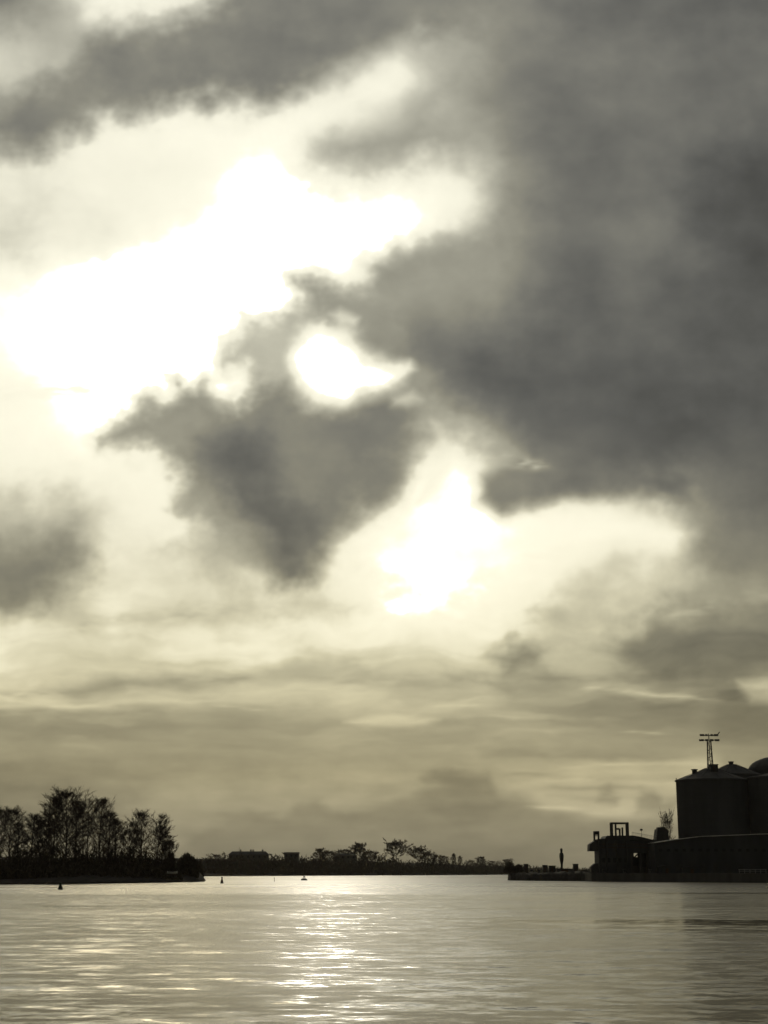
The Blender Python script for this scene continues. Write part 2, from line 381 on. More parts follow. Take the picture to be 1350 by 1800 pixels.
# ---------------------------------------------------------------- sky: cloud deck with its optical depth at every vertex
DOME_R = 60000.0
def build_sky():
    def axis(lo, hi, flo, fhi, dense, coarse):
        a = list(np.arange(lo, flo, coarse)) + list(np.arange(flo, fhi, dense)) + list(np.arange(fhi, hi, coarse)) + [hi]
        return np.array(a)
    az = axis(-180, 180, -18, 18, .058, 3.0)          # degrees from north (the way we look)
    el = axis(-4, 89.5, -.6, 35.5, .058, 2.5)
    A, E = np.meshgrid(np.radians(az[:-1]), np.radians(el))
    dx = np.sin(A) * np.cos(E); dy = np.cos(A) * np.cos(E); dz = np.sin(E)
    cp, sp = math.cos(PITCH), math.sin(PITCH)
    fw = dy * cp + dz * sp; up = -dy * sp + dz * cp
    ok = fw > .3
    fws = np.where(ok, fw, 1)
    px = np.where(ok, 675 + FPX * dx / fws, 9999); py = np.where(ok, 900 - FPX * up / fws, 9999)
    outside = np.maximum.reduce([-px - 40, px - 1390, -py - 40, py - 1620, np.zeros_like(px)])
    w = sstep(outside / 700.0); w = np.where(ok, w, 1)
    gx = np.degrees(A) * 45.6; gy = np.degrees(E) * 45.6 * 1.2
    gen = 76 + 46 * fbm(gx / 420, gy / 300, 5, .5, 200.0)
    sd = np.degrees(np.arccos(np.clip(dx * SUN_DIR.x + dy * SUN_DIR.y + dz * SUN_DIR.z, -1, 1)))
    gen = gen + 40 * np.exp(-(sd / 24.0) ** 2)
    L = gen.copy()
    m = w < 1
    Lp = cloud_brightness(np.clip(px[m], -700, 2100), np.clip(py[m], -700, 1620))
    L[m] = Lp * (1 - w[m]) + gen[m] * w[m]
    L = np.clip(L, 20, 330)
    c = L / 255.0
    lin = np.where(c <= .04045, c / 12.92, ((c + .055) / 1.055) ** 2.4)
    lin = lin * (1 + 32.0 * np.clip((L - 257) / 45, 0, None) ** 2.1)     # burnt-out cloud is far brighter than white
    # light behind the deck: a glow round the sun; depth = how much the cloud takes away
    glow = 40.0 * np.exp(-sd / 9.0) + 2.6
    tau = np.log(np.maximum(glow / lin, 1.0))
    V = np.stack([dx, dy, dz], -1).reshape(-1, 3) * DOME_R
    ne, na = A.shape
    i, j = np.meshgrid(np.arange(ne - 1), np.arange(na), indexing='ij'); j2 = (j + 1) % na
    F = np.stack([i * na + j, (i + 1) * na + j, (i + 1) * na + j2, i * na + j2], -1).reshape(-1, 4)
    top = len(V); V = np.vstack([V, [[0, 0, DOME_R]]])
    me = bpy.data.meshes.new('sky')
    nf = len(F)
    me.vertices.add(len(V)); me.vertices.foreach_set('co', V.astype(np.float32).ravel())
    k = np.arange(na); T = np.stack([(ne - 1) * na + k, np.full(na, top), (ne - 1) * na + (k + 1) % na], -1)
    me.loops.add(nf * 4 + na * 3)
    me.loops.foreach_set('vertex_index', np.concatenate([F.ravel(), T.ravel()]).astype(np.int32))
    me.polygons.add(nf + na)
    st = np.concatenate([np.arange(nf) * 4, nf * 4 + np.arange(na) * 3]).astype(np.int32)
    me.polygons.foreach_set('loop_start', st)
    me.update(calc_edges=True); me.validate()
    me.polygons.foreach_set('use_smooth', np.ones(nf + na, bool))
    at_ = me.attributes.new('cloud_depth', 'FLOAT', 'POINT')
    at_.data.foreach_set('value', np.append(tau.ravel(), 3.0).astype(np.float32))
    # material
    m = bpy.data.materials.new('overcast_sky'); m.use_nodes = True
    nt = m.node_tree; N = nt.nodes; N.clear()
    def math_(op, a, b=None, clamp=False):
        n = N.new('ShaderNodeMath'); n.operation = op; n.use_clamp = clamp
        for idx, v in enumerate((a, b)):
            if v is None: continue
            if isinstance(v, (int, float)): n.inputs[idx].default_value = v
            else: nt.links.new(v, n.inputs[idx])
        return n.outputs[0]
    def mixc(f, a, b, mode='MIX'):
        n = N.new('ShaderNodeMix'); n.data_type = 'RGBA'; n.blend_type = mode
        for s_, v in ((n.inputs['Factor'], f), (n.inputs['A'], a), (n.inputs['B'], b)):
            if isinstance(v, (int, float)): s_.default_value = v
            elif isinstance(v, tuple): s_.default_value = v + (1,)
            else: nt.links.new(v, s_)
        return n.outputs['Result']
    at_n = N.new('ShaderNodeAttribute'); at_n.attribute_name = 'cloud_depth'; tau_o = at_n.outputs['Fac']
    geo = N.new('ShaderNodeNewGeometry'); nrm = N.new('ShaderNodeVectorMath'); nrm.operation = 'NORMALIZE'
    nt.links.new(geo.outputs['Position'], nrm.inputs[0])
    dot = N.new('ShaderNodeVectorMath'); dot.operation = 'DOT_PRODUCT'
    nt.links.new(nrm.outputs[0], dot.inputs[0]); dot.inputs[1].default_value = SUN_DIR
    ang = math_('MULTIPLY', math_('ARCCOSINE', math_('MINIMUM', dot.outputs['Value'], .999999)), 180 / math.pi)
    glow_n = math_('ADD', math_('MULTIPLY', math_('EXPONENT', math_('MULTIPLY', ang, -1 / 9.0)), 40.0), 2.6)
    trans = math_('EXPONENT', math_('MULTIPLY', tau_o, -1.0))
    lum = math_('MULTIPLY', glow_n, trans)
    sep = N.new('ShaderNodeSeparateXYZ'); nt.links.new(nrm.outputs[0], sep.inputs[0])
    elev = math_('MULTIPLY', math_('ARCSINE', sep.outputs['Z']), 180 / math.pi)
    # long path through the air near the horizon takes the blue out
    warm = N.new('ShaderNodeValToRGB'); cr = warm.color_ramp
    nt.links.new(math_('DIVIDE', elev, 36.0, True), warm.inputs[0])
    cr.elements[0].position = 0; cr.elements[0].color = (1.07, .95, .64, 1)
    cr.elements[1].position = 1; cr.elements[1].color = (1.01, .985, .82, 1)
    for p, c_ in ((.10, (1.08, .95, .58)), (.22, (1.06, .98, .66)), (.36, (1.04, .985, .74)), (.55, (1.02, .985, .78))):
        e = cr.elements.new(p); e.color = c_ + (1,)   # elevation / 36 degrees
    # thick cloud is a neutral grey, thin cloud carries the warm light
    grey = math_('MULTIPLY', math_('SUBTRACT', .26, lum), 6.5, True)
    hi = math_('MULTIPLY', math_('SUBTRACT', elev, 6.0), .09, True)
    tint = mixc(math_('MULTIPLY', math_('MULTIPLY', grey, hi), .8), warm.outputs[0], (.992, 1.0, .945))
    hot = math_('MULTIPLY', math_('SUBTRACT', lum, .62), 1.6, True)
    tint = mixc(math_('MULTIPLY', hot, .75), tint, (1.03, 1.0, .84))
    tint = mixc(math_('MULTIPLY', math_('SUBTRACT', lum, 2.0), .4, True), tint, (1.12, .97, .56))   # low winter sun behind it
    em = N.new('ShaderNodeEmission'); nt.links.new(tint, em.inputs[0]); nt.links.new(lum, em.inputs[1])
    tr = N.new('ShaderNodeBsdfTransparent')
    opac = math_('MAXIMUM', math_('SUBTRACT', math_('MULTIPLY', tau_o, 1.5), .45, True), .3)
    ms = N.new('ShaderNodeMixShader'); nt.links.new(opac, ms.inputs[0]); nt.links.new(tr.outputs[0], ms.inputs[1]); nt.links.new(em.outputs[0], ms.inputs[2])
    out = N.new('ShaderNodeOutputMaterial'); nt.links.new(ms.outputs[0], out.inputs[0])
    m.cycles.emission_sampling = 'NONE'
    me.materials.append(m)
    o = bpy.data.objects.new('sky', me); tag(o, kind='structure'); link(o)
build_sky()

# ---------------------------------------------------------------- water
def build_water():
    S = 7900.0
    v = [(-S, -S, 0), (S, -S, 0), (S, S, 0), (-S, S, 0)]
    m = bpy.data.materials.new('river_water'); m.use_nodes = True
    nt = m.node_tree; N = nt.nodes; b = N['Principled BSDF']
    b.inputs['Base Color'].default_value = (.22, .18, .105, 1)
    b.inputs['IOR'].default_value = 2.0; b.inputs['Roughness'].default_value = .19
    b.inputs['Specular IOR Level'].default_value = .5
    tc = N.new('ShaderNodeTexCoord')
    def noise(sx, sy, det=3, rough=.5, off=0.0, rot=0.0):
        mp = N.new('ShaderNodeMapping'); mp.inputs['Scale'].default_value = (sx, sy, 1)
        mp.inputs['Rotation'].default_value = (0, 0, rot); mp.inputs['Location'].default_value = (off, off * .7, 0)
        n = N.new('ShaderNodeTexNoise'); n.inputs['Scale'].default_value = 1; n.inputs['Detail'].default_value = det
        n.inputs['Roughness'].default_value = rough
        nt.links.new(tc.outputs['Object'], mp.inputs[0]); nt.links.new(mp.outputs[0], n.inputs[0])
        return n.outputs[0]
    def math_(op, a, c=None, clamp=False):
        n = N.new('ShaderNodeMath'); n.operation = op; n.use_clamp = clamp
        for idx, q in enumerate((a, c)):
            if q is None: continue
            if isinstance(q, (int, float)): n.inputs[idx].default_value = q
            else: nt.links.new(q, n.inputs[idx])
        return n.outputs[0]
    # the facets of the waves, as slopes: swell, ripples and wind patches where the ripples are stronger
    def slopes(sx, sy, det, rough, off, rot, kx, ky):
        mp = N.new('ShaderNodeMapping'); mp.inputs['Scale'].default_value = (sx, sy, 1)
        mp.inputs['Rotation'].default_value = (0, 0, rot); mp.inputs['Location'].default_value = (off, off * .7, 0)
        n = N.new('ShaderNodeTexNoise'); n.inputs['Scale'].default_value = 1; n.inputs['Detail'].default_value = det
        n.inputs['Roughness'].default_value = rough
        nt.links.new(tc.outputs['Object'], mp.inputs[0]); nt.links.new(mp.outputs[0], n.inputs[0])
        v = N.new('ShaderNodeVectorMath'); v.operation = 'SUBTRACT'; v.inputs[1].default_value = (.5, .5, .5)
        nt.links.new(n.outputs['Color'], v.inputs[0])
        w = N.new('ShaderNodeVectorMath'); w.operation = 'MULTIPLY'; w.inputs[1].default_value = (kx, ky, 0)
        nt.links.new(v.outputs[0], w.inputs[0]); return w.outputs[0]
    def vadd(a, c):
        n = N.new('ShaderNodeVectorMath'); n.operation = 'ADD'
        for idx, q in enumerate((a, c)):
            if isinstance(q, tuple): n.inputs[idx].default_value = q
            else: nt.links.new(q, n.inputs[idx])
        return n.outputs[0]
    s_ = vadd(vadd(slopes(.22, .55, 3, .5, 3.0, .12, .32, .38), slopes(.9, 2.0, 3, .5, 11.0, -.1, .40, .64)), slopes(5.0, 8.0, 2, .5, 23.0, 0.0, .22, .34))
    patch = noise(.0035, .012, 4, .55, 41.0)
    sep = N.new('ShaderNodeSeparateXYZ'); nt.links.new(tc.outputs['Object'], sep.inputs[0]); wx_, wy_ = sep.outputs[0], sep.outputs[1]
    wob = math_('MULTIPLY', math_('SUBTRACT', noise(.03, .05, 3, .5, 9.0), .5), 22)
    def lane(y0, slope, half, x0, soft, amt):      # a smooth slick lying across the river
        d = math_('DIVIDE', math_('SUBTRACT', math_('ADD', math_('ADD', wy_, wob), math_('MULTIPLY', wx_, slope)), y0), half)
        e = math_('EXPONENT', math_('MULTIPLY', math_('MULTIPLY', d, d), -1.0))
        return math_('MULTIPLY', math_('MULTIPLY', e, math_('DIVIDE', math_('SUBTRACT', wx_, x0), soft, True)), amt)
    lanes = math_('ADD', lane(84, .15, 10, 0, 14, .62), lane(198, .05, 9, 4, 30, .5))
    base_ = N.new('ShaderNodeMapRange'); nt.links.new(patch, base_.inputs['Value'])
    base_.inputs['From Min'].default_value = .36; base_.inputs['From Max'].default_value = .64
    base_.inputs['To Min'].default_value = .72; base_.inputs['To Max'].default_value = 1.15
    wind = N.new('ShaderNodeMath'); wind.operation = 'SUBTRACT'; nt.links.new(base_.outputs[0], wind.inputs[0]); nt.links.new(lanes, wind.inputs[1])
    dist = N.new('ShaderNodeMapRange'); nt.links.new(wy_, dist.inputs['Value'])     # sheltered by our bank, rougher out in the river
    dist.inputs['From Min'].default_value = 60; dist.inputs['From Max'].default_value = 420
    dist.inputs['To Min'].default_value = .80; dist.inputs['To Max'].default_value = 1.55
    w2 = N.new('ShaderNodeMath'); w2.operation = 'MULTIPLY'; nt.links.new(wind.outputs[0], w2.inputs[0]); nt.links.new(dist.outputs[0], w2.inputs[1])
    wind = w2; rp = wind
    nt.links.new(math_('MULTIPLY', wind.outputs[0], .235), b.inputs['Roughness'])
    sc_ = N.new('ShaderNodeVectorMath'); sc_.operation = 'SCALE'; nt.links.new(s_, sc_.inputs[0]); nt.links.new(rp.outputs[0], sc_.inputs['Scale'])
    nn = N.new('ShaderNodeVectorMath'); nn.operation = 'NORMALIZE'; nt.links.new(vadd(sc_.outputs[0], (0, 0, 1)), nn.inputs[0])
    nt.links.new(nn.outputs[0], b.inputs['Normal'])
    o = mesh_obj('water', v, [(0, 1, 2, 3)], m); tag(o, kind='structure')
build_water()
# ---------------------------------------------------------------- materials
M = {
 'earth': material('dark_earth', (.028, .023, .020), .95, var=.4, scale=.3),
 'rock': material('shore_rock', (.05, .047, .043), .9, var=.4, scale=.8, bump=.4),
 'bark': material('bark', (.07, .055, .042), .95, var=.3, scale=2),
 'twig': material('twigs', (.085, .06, .045), .95, var=.3, scale=1),
 'brush': material('winter_brush', (.07, .055, .035), .95, var=.4, scale=.7),
 'ever': material('evergreen', (.035, .045, .025), .9, var=.4, scale=1.2),
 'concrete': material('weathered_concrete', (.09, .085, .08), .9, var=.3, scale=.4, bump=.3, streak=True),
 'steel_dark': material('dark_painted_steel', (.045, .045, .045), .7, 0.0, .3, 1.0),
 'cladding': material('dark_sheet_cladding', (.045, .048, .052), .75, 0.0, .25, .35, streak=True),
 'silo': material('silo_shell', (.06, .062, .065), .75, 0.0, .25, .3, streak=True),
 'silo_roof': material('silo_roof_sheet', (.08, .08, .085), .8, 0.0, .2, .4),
 'rust': material('rusty_steel', (.07, .042, .03), .85, 0.0, .4, 1.5),
 'galv': material('galvanised_metal', (.62, .62, .60), .28, .9, .15, 1.0),
 'glass': material('dark_glass', (.03, .035, .04), .12, 0.0, .1, 1.0),
 'wall_pale': material('pale_render', (.10, .09, .08), .9, 0.0, .12, .3),
 'roof_tile': material('grey_roof', (.20, .18, .17), .8, 0.0, .25, .4),
 'white': material('white_paint', (.75, .74, .70), .5, 0.0, .1, 1.0),
 'red': material('red_buoy_paint', (.07, .02, .015), .5, 0.0, .2, 2.0),
 'green': material('green_buoy_paint', (.015, .035, .022), .5, 0.0, .2, 2.0),
 'wood': material('weathered_wood', (.13, .10, .075), .9, 0.0, .3, 3.0),
}

# ---------------------------------------------------------------- land
def strip_land(name, front, depth, prof, mat, jag=1.5, seed=1, n_sub=14, lift=None):
    """front: points on the water (x, y); the land runs back from them by `depth`, prof = [(t, z)] across"""
    rnd = random.Random(seed); pts = []
    for (a, b) in zip(front[:-1], front[1:]):
        for k in range(n_sub):
            t = k / n_sub; pts.append(Vector((a[0] * (1 - t) + b[0] * t, a[1] * (1 - t) + b[1] * t)))
    pts.append(Vector(front[-1][:2]))
    rows = []
    for i, p in enumerate(pts):
        j = rnd.uniform(-jag, jag); row = []
        dpt = depth if not callable(depth) else depth(i / (len(pts) - 1))
        for (t, z) in prof:
            zz = z * (1 + rnd.uniform(-.12, .12)) if z > .2 else z
            if lift: zz *= lift(i / (len(pts) - 1)) if z > .2 else 1
            row.append((p.x * (1 + .0) , p.y + j * (1 - t) + t * dpt, zz))
        rows.append(row)
    v = [q for r in rows for q in r]; m = len(prof); f = []
    for i in range(len(rows) - 1):
        for j in range(m - 1):
            f.append((i * m + j, (i + 1) * m + j, (i + 1) * m + j + 1, i * m + j + 1))
    f.append(tuple(range(m))); f.append(tuple(range((len(rows) - 1) * m + m - 1, (len(rows) - 1) * m - 1, -1)))
    o = mesh_obj(name, v, f, mat); tag(o, kind='structure'); return o
S2 = lambda px, py: tuple(shore(px, py))[:2]
# left headland, its waterline creeping away to a low tip
fl = [S2(-900, 1561), S2(-300, 1557), S2(0, 1555), S2(120, 1554), S2(240, 1552.2), S2(300, 1551.2), S2(338, 1550.6)]
strip_land('headland', fl, lambda t: 95 - 78 * max(0, (t - .8) / .2), [(0, -.6), (.02, .35), (.06, .8), (.18, 1.5), (.45, 3.0), (.8, 2.6), (1, -.6)], M['earth'], 1.6, 3,
           lift=lambda t: 1 if t < .78 else max(.32, 1 - (t - .78) / .22 * .75))
# a thin sand spit running out from the tip
sp = [shore(330, 1550.6), shore(345, 1550.2), shore(356, 1550.0)]
strip_land('spit', [tuple(p)[:2] for p in sp], 6, [(0, -.3), (.3, .42), (.7, .42), (1, -.3)], M['rock'], .5, 9)
# far shore
ff = [S2(-900, 1542), S2(0, 1541), S2(340, 1540.4), S2(600, 1539.2), S2(760, 1538.4), S2(905, 1537.4), S2(1100, 1537), S2(2200, 1537)]
strip_land('far_shore', ff, 500, [(0, -1), (.004, .7), (.02, 1.6), (.08, 4.5), (.16, 8), (.3, 11.5), (.6, 12), (1, -1)], M['earth'], 6, 5,
           lift=lambda t: 1.0 if t < .55 else max(.35, 1 - (t - .55) * 1.9))
# quay and jetty at the right
fq = [S2(1040, 1549.6), S2(1130, 1550.4), S2(1350, 1552), S2(1900, 1555)]
def walled(name, front, depth, z, mat):
    b = MB(); n = len(front)
    v = []
    for (x, y) in front: v += [(x, y, -1), (x, y, z), (x + 0, y + depth, z), (x, y + depth, -1)]
    f = []
    for i in range(n - 1):
        for j in range(4): f.append((i * 4 + j, (i + 1) * 4 + j, (i + 1) * 4 + (j + 1) % 4, i * 4 + (j + 1) % 4))
    f += [(0, 1, 2, 3), ((n - 1) * 4 + 3, (n - 1) * 4 + 2, (n - 1) * 4 + 1, (n - 1) * 4)]
    o = mesh_obj(name, v, f, mat); tag(o, kind='structure'); return o
walled('quay', fq, 190, 2.3, M['concrete'])
fj = [S2(898, 1547.6), S2(930, 1548.2), S2(980, 1548.6), S2(1042, 1549.2)]
strip_land('jetty', fj, 14, [(0, -.8), (.03, .9), (.10, 1.9), (.25, 2.5), (.75, 2.5), (1, -.8)], M['rock'], .7, 21,
           lift=lambda t: .9 + .2 * t)

# ---------------------------------------------------------------- trees
def tube_bm(b, pts, rads, n=4):
    for k in range(len(pts) - 1): b.tube(pts[k], pts[k + 1], rads[k], rads[k + 1], n)
def twig(b, p, q, w, rnd):
    p = Vector(p); q = Vector(q); d = q - p
    s = d.cross(Vector((rnd.uniform(-1, 1), rnd.uniform(-1, 1), rnd.uniform(-1, 1))))
    if s.length < 1e-6: return
    s = s.normalized() * w
    n = len(b.v); b.v += [p - s, p + s, q]; b.f.append((n, n + 1, n + 2))
def gen_tree(seed, H=20.0, width=.32, low=.18, stems=1, n1=22, n2=6, n3=6, droop=0.0, lean=0.0, flat=False, tw=.045, puffs=0, up=(.8, 1.7)):
    """bare broadleaf: returns (trunk, crown) mesh builders. width: crown radius / H"""
    rnd = random.Random(seed); T = MB(); C = MB(); V3 = Vector
    for sidx in range(stems):
        a0 = rnd.uniform(0, 6.28); off = V3((math.cos(a0), math.sin(a0), 0)) * (.03 * H * (stems > 1))
        ln = V3((lean + rnd.uniform(-.04, .04) + off.x / H * 3, rnd.uniform(-.04, .04) + off.y / H * 3, 0))
        hh = H * (1 if sidx == 0 else rnd.uniform(.75, .95))
        K = 9; pts = []; rad = []
        for k in range(K + 1):
            t = k / K; pts.append(off + ln * (t * hh) + V3((math.sin(t * 5 + seed) * .012 * H * t, math.cos(t * 4 + seed) * .012 * H * t, t * hh * .96)))
            rad.append(H * (.011 * (1 - t) ** .9 + .0016) / (stems ** .35))
        tube_bm(T, pts, rad, 7)
        for i in range(n1 // stems + 2):
            t = low + (1 - low) * ((i + rnd.random()) / (n1 // stems + 2)) ** (.9 if not flat else .45)
            t = min(t, .985); k = int(t * K); fr = t * K - k; base = pts[k].lerp(pts[k + 1], fr)
            u = (t - low) / (1 - low)
            prof = math.sin(math.pi * min(1, (.20 + .80 * u)) ** 1.15) ** .7 if not flat else (.35 + .65 * u) * (1 if u < .9 else .7)
            L1 = max(.12, prof) * width * H * rnd.uniform(.75, 1.3)
            az = i * 2.4 + rnd.uniform(-.5, .5)
            upz = (rnd.uniform(*up) if not flat else rnd.uniform(.15, .6))
            d = V3((math.cos(az), math.sin(az), upz)).normalized()
            mid = base + d * L1 * .55; d2 = (d + V3((rnd.uniform(-.3, .3), rnd.uniform(-.3, .3), .35 - droop))).normalized()
            end = mid + d2 * L1 * .6
            r = rad[k] * .5
            tube_bm(C, [base, mid, end], [r, r * .6, r * .2], 4)
            for j in range(n2):
                tt = .25 + .75 * (j + rnd.random()) / n2
                q = base.lerp(mid, tt * 2) if tt < .5 else mid.lerp(end, tt * 2 - 1)
                e = (d + V3((rnd.uniform(-1, 1), rnd.uniform(-1, 1), rnd.uniform(-.4, .9) - droop))).normalized()
                L2 = L1 * rnd.uniform(.25, .48) + .02 * H; q2 = q + e * L2
                tube_bm(C, [q, q2], [max(.03, r * .35), .02], 3)
                for m in range(n3):
                    s = .2 + .8 * rnd.random(); a = q.lerp(q2, s)
                    g = (e + V3((rnd.uniform(-.9, .9), rnd.uniform(-.9, .9), rnd.uniform(-.4, 1.1) - droop))).normalized()
                    L3 = rnd.uniform(.022, .062) * H; c = a + g * L3
                    twig(C, a, c, tw, rnd)
                    for _ in range(2):
                        s2 = a.lerp(c, rnd.uniform(.2, .9)); g2 = (g + V3((rnd.uniform(-1, 1), rnd.uniform(-1, 1), rnd.uniform(-.8, .8)))).normalized()
                        twig(C, s2, s2 + g2 * L3 * rnd.uniform(.4, .8), tw * .8, rnd)
        for _ in range(puffs):    # mistletoe / last leaves and nests, small tight tangles
            t = rnd.uniform(.55, .95); k = min(K - 1, int(t * K)); p = pts[k] + V3((rnd.uniform(-1, 1), rnd.uniform(-1, 1), rnd.uniform(0, 1))) * width * H * .5
            for _ in range(140):
                g = V3((rnd.gauss(0, 1), rnd.gauss(0, 1), rnd.gauss(0, 1))).normalized()
                twig(C, p + g * .1, p + g * rnd.uniform(.3, 1) * .045 * H, .09, rnd)
    return T, C
TREES = {}
def tree_proto(key, **kw):
    T, C = gen_tree(**kw)
    H = kw.get('H', 20.0)
    me_t = bpy.data.meshes.new('trunk'); me_t.from_pydata([tuple(v) for v in T.v], [], T.f); me_t.materials.append(M['bark'])
    me_c = bpy.data.meshes.new('crown'); me_c.from_pydata([tuple(v) for v in C.v], [], C.f); me_c.materials.append(M['twig'])
    TREES[key] = (me_t, me_c, H)
def plant(key, px, D, top, base_z, name, label, cat='tree', group=None, rz=None, wide=1.0):
    me_t, me_c, H = TREES[key]
    p = at(px, 1540, D); zt = at(px, top, D).z; h = (zt - base_z) / 1.0; s = h / H
    r = empty(name, (p.x, D, base_z), rz if rz is not None else random.Random(int(px * 7)).uniform(0, 6.28))
    r.scale = (s * wide, s * wide, s)
    tag(r, label, cat, group)
    link(bpy.data.objects.new('trunk', me_t), r); link(bpy.data.objects.new('crown', me_c), r)
    return r
tree_proto('tall', seed=1, H=20, width=.21, low=.16, n1=38, n2=9, n3=9, tw=.032)
tree_proto('tall_b', seed=2, H=20, width=.24, low=.2, n1=38, n2=9, n3=9, tw=.032)
tree_proto('twin', seed=3, H=20, width=.21, low=.2, stems=2, n1=38, n2=8, n3=7, tw=.034)
tree_proto('slim', seed=4, H=16, width=.15, low=.15, n1=32, n2=7, n3=9, tw=.03)
tree_proto('bushy', seed=5, H=14, width=.24, low=.08, stems=3, n1=50, n2=8, n3=10, puffs=1, tw=.035)
tree_proto('round', seed=6, up=(.15, .8), H=10, width=.42, low=.12, n1=34, n2=7, n3=8, tw=.07)
tree_proto('flat', seed=8, up=(.15, .8), H=12, width=.36, low=.50, n1=30, n2=8, n3=9, flat=False, tw=.11)
tree_proto('far', seed=9, up=(.15, .8), H=10, width=.40, low=.15, n1=34, n2=8, n3=9, tw=.08)
tree_proto('poplar', seed=10, H=12, width=.17, low=.05, n1=34, n2=6, n3=6, tw=.10)
tree_proto('dense', seed=11, up=(.15, .8), H=12, width=.34, low=.06, n1=44, n2=8, n3=10, tw=.13)

G = 'bare trees rising from the headland thicket'
near = [
 ('tall', -12, 372, 1424, 'broad_tree', 'bare tree cut by the left edge of the picture, only its right twigs showing', 1.2),
 ('tall_b', 15, 368, 1425, 'broad_tree', 'bare tree nearest the left edge with a dark tangle at its crown tip', 1.05),
 ('slim', 31, 380, 1446, 'slender_tree', 'short thin pale-twigged tree beside the leftmost tall tree on the headland', 1.3),
 ('slim', 53, 372, 1432, 'slender_tree', 'slender bare tree at the left foot of the tallest clump, after the sky gap', 1.3),
 ('bushy', 72, 366, 1428, 'bushy_tree', 'dark bushy tree on the left shoulder of the tallest clump', 1.0),
 ('tall', 90, 378, 1403, 'tall_tree', 'tall pointed bare tree just left of the very tallest tree', 1.0),
 ('tall_b', 115, 374, 1393, 'tall_tree', 'tallest bare tree on the headland with a wide flat-topped crown', 1.12),
 ('slim', 131, 388, 1408, 'slender_tree', 'thin bare tree tucked against the right side of the tallest tree', 1.1),
 ('twin', 147, 380, 1409, 'tall_tree', 'forked bare tree standing right of the tallest one, rounded airy crown', .95),
 ('tall', 171, 384, 1406, 'tall_tree', 'tall bare tree with a thick dark trunk leaning left, right end of the high clump', .9),
 ('slim', 187, 392, 1428, 'slender_tree', 'thin bare tree falling away at the right end of the high clump', 1.2),
 ('slim', 203, 390, 1440, 'slender_tree', 'lone thin reddish bare tree in the dip between the two clumps', 1.4),
 ('bushy', 226, 394, 1448, 'bushy_tree', 'low dark bushy tree beginning the right-hand clump of the headland', .9),
 ('tall_b', 249, 400, 1430, 'broad_tree', 'left of the two tallest trees in the right-hand clump of the headland', .9),
 ('twin', 268, 402, 1434, 'broad_tree', 'right of the two tallest trees in the right-hand clump, dense dark crown', 1.0),
 ('slim', 284, 404, 1451, 'slender_tree', 'thin bare tree on the outer slope of the right-hand clump', 1.3),
 ('bushy', 295, 406, 1470, 'bushy_tree', 'small bushy tree last on the headland before the round bush', .9),
]
for k, px, D, top, nm, lab, wd in near:
    plant(k, px, D + 6, top, 1.6, nm, lab, 'tree', G, wide=wd * 1.16)

def bush_mass(b, cx, cy, cz, rx, ry, rz_, n, rnd, w=.09, L=.8):
    """tangle of stems and twigs filling a dome"""
    for _ in range(n):
        a = rnd.uniform(0, 6.28); e = math.asin(rnd.random()); rr = rnd.random() ** .4
        q = Vector((cx + rx * rr * math.cos(a) * math.cos(e), cy + ry * rr * math.sin(a) * math.cos(e), cz + rz_ * rr * math.sin(e)))
        g = Vector((rnd.gauss(0, .6), rnd.gauss(0, .6), abs(rnd.gauss(0, 1)) + .2)).normalized()
        twig(b, q - g * L * .5, q + g * L * rnd.uniform(.3, .8), w * rnd.uniform(.7, 1.6), rnd)
# undergrowth of the headland
rnd = random.Random(31); b = MB()
for px in range(-260, 312, 5):
    fy = 1555 - max(0, px) * .0125
    for dd in (9, 17, 27, 40):
        p = shore(px + rnd.uniform(-3, 3), fy); k = (p.y + dd) / p.y
        edge = 1 if px < 285 else .6
        hgt = (rnd.uniform(3.4, 5.2) + (dd > 20) * 1.3 + (rnd.uniform(.4, 3.6) if 20 < px < 270 and dd > 20 else 0) + max(0, rnd.gauss(0, .8))) * edge * (1 if dd > 10 else .7)
        bush_mass(b, p.x * k, p.y + dd, .6, 2.0, 3.6, hgt, 78, rnd, .17, 1.3)
tag(b.build('thicket', M['brush']), 'dense dark winter thicket of scrub covering the left headland under the bare trees', 'scrub', kind='stuff')

def shrub(px, D, top, base_z, wpx, label, mat='brush', n=900, group=None, w=.1):
    rnd = random.Random(int(px)); p = at(px, 1540, D); z = at(px, top, D).z; r = wpx / 2 * D / FPX
    root = empty('round_bush', (p.x, D, base_z)); tag(root, label, 'bush', group)
    b = MB(); bush_mass(b, 0, 0, (z - base_z) * .15, r, r, (z - base_z) * .85, n, rnd, w, .12 * (z - base_z) + .3)
    b.build('foliage', M[mat], root)
    s = MB()
    for k in range(6):
        a = k * 1.05; s.tube((0, 0, -.2), (math.cos(a) * r * .5, math.sin(a) * r * .5, (z - base_z) * .7), .09, .03, 5)
    s.build('stems', M['bark'], root)
shrub(300, 418, 1495, .8, 17, 'narrow dark bush between the last headland tree and the large round bush', n=900, w=.14)
shrub(328, 425, 1500, .4, 42, 'large round dark bush standing alone at the right end of the headland', n=2600, w=.16)
shrub(346, 470, 1512, -.2, 22, 'small round bush just right of the large one at the headland tip', n=900, w=.16)

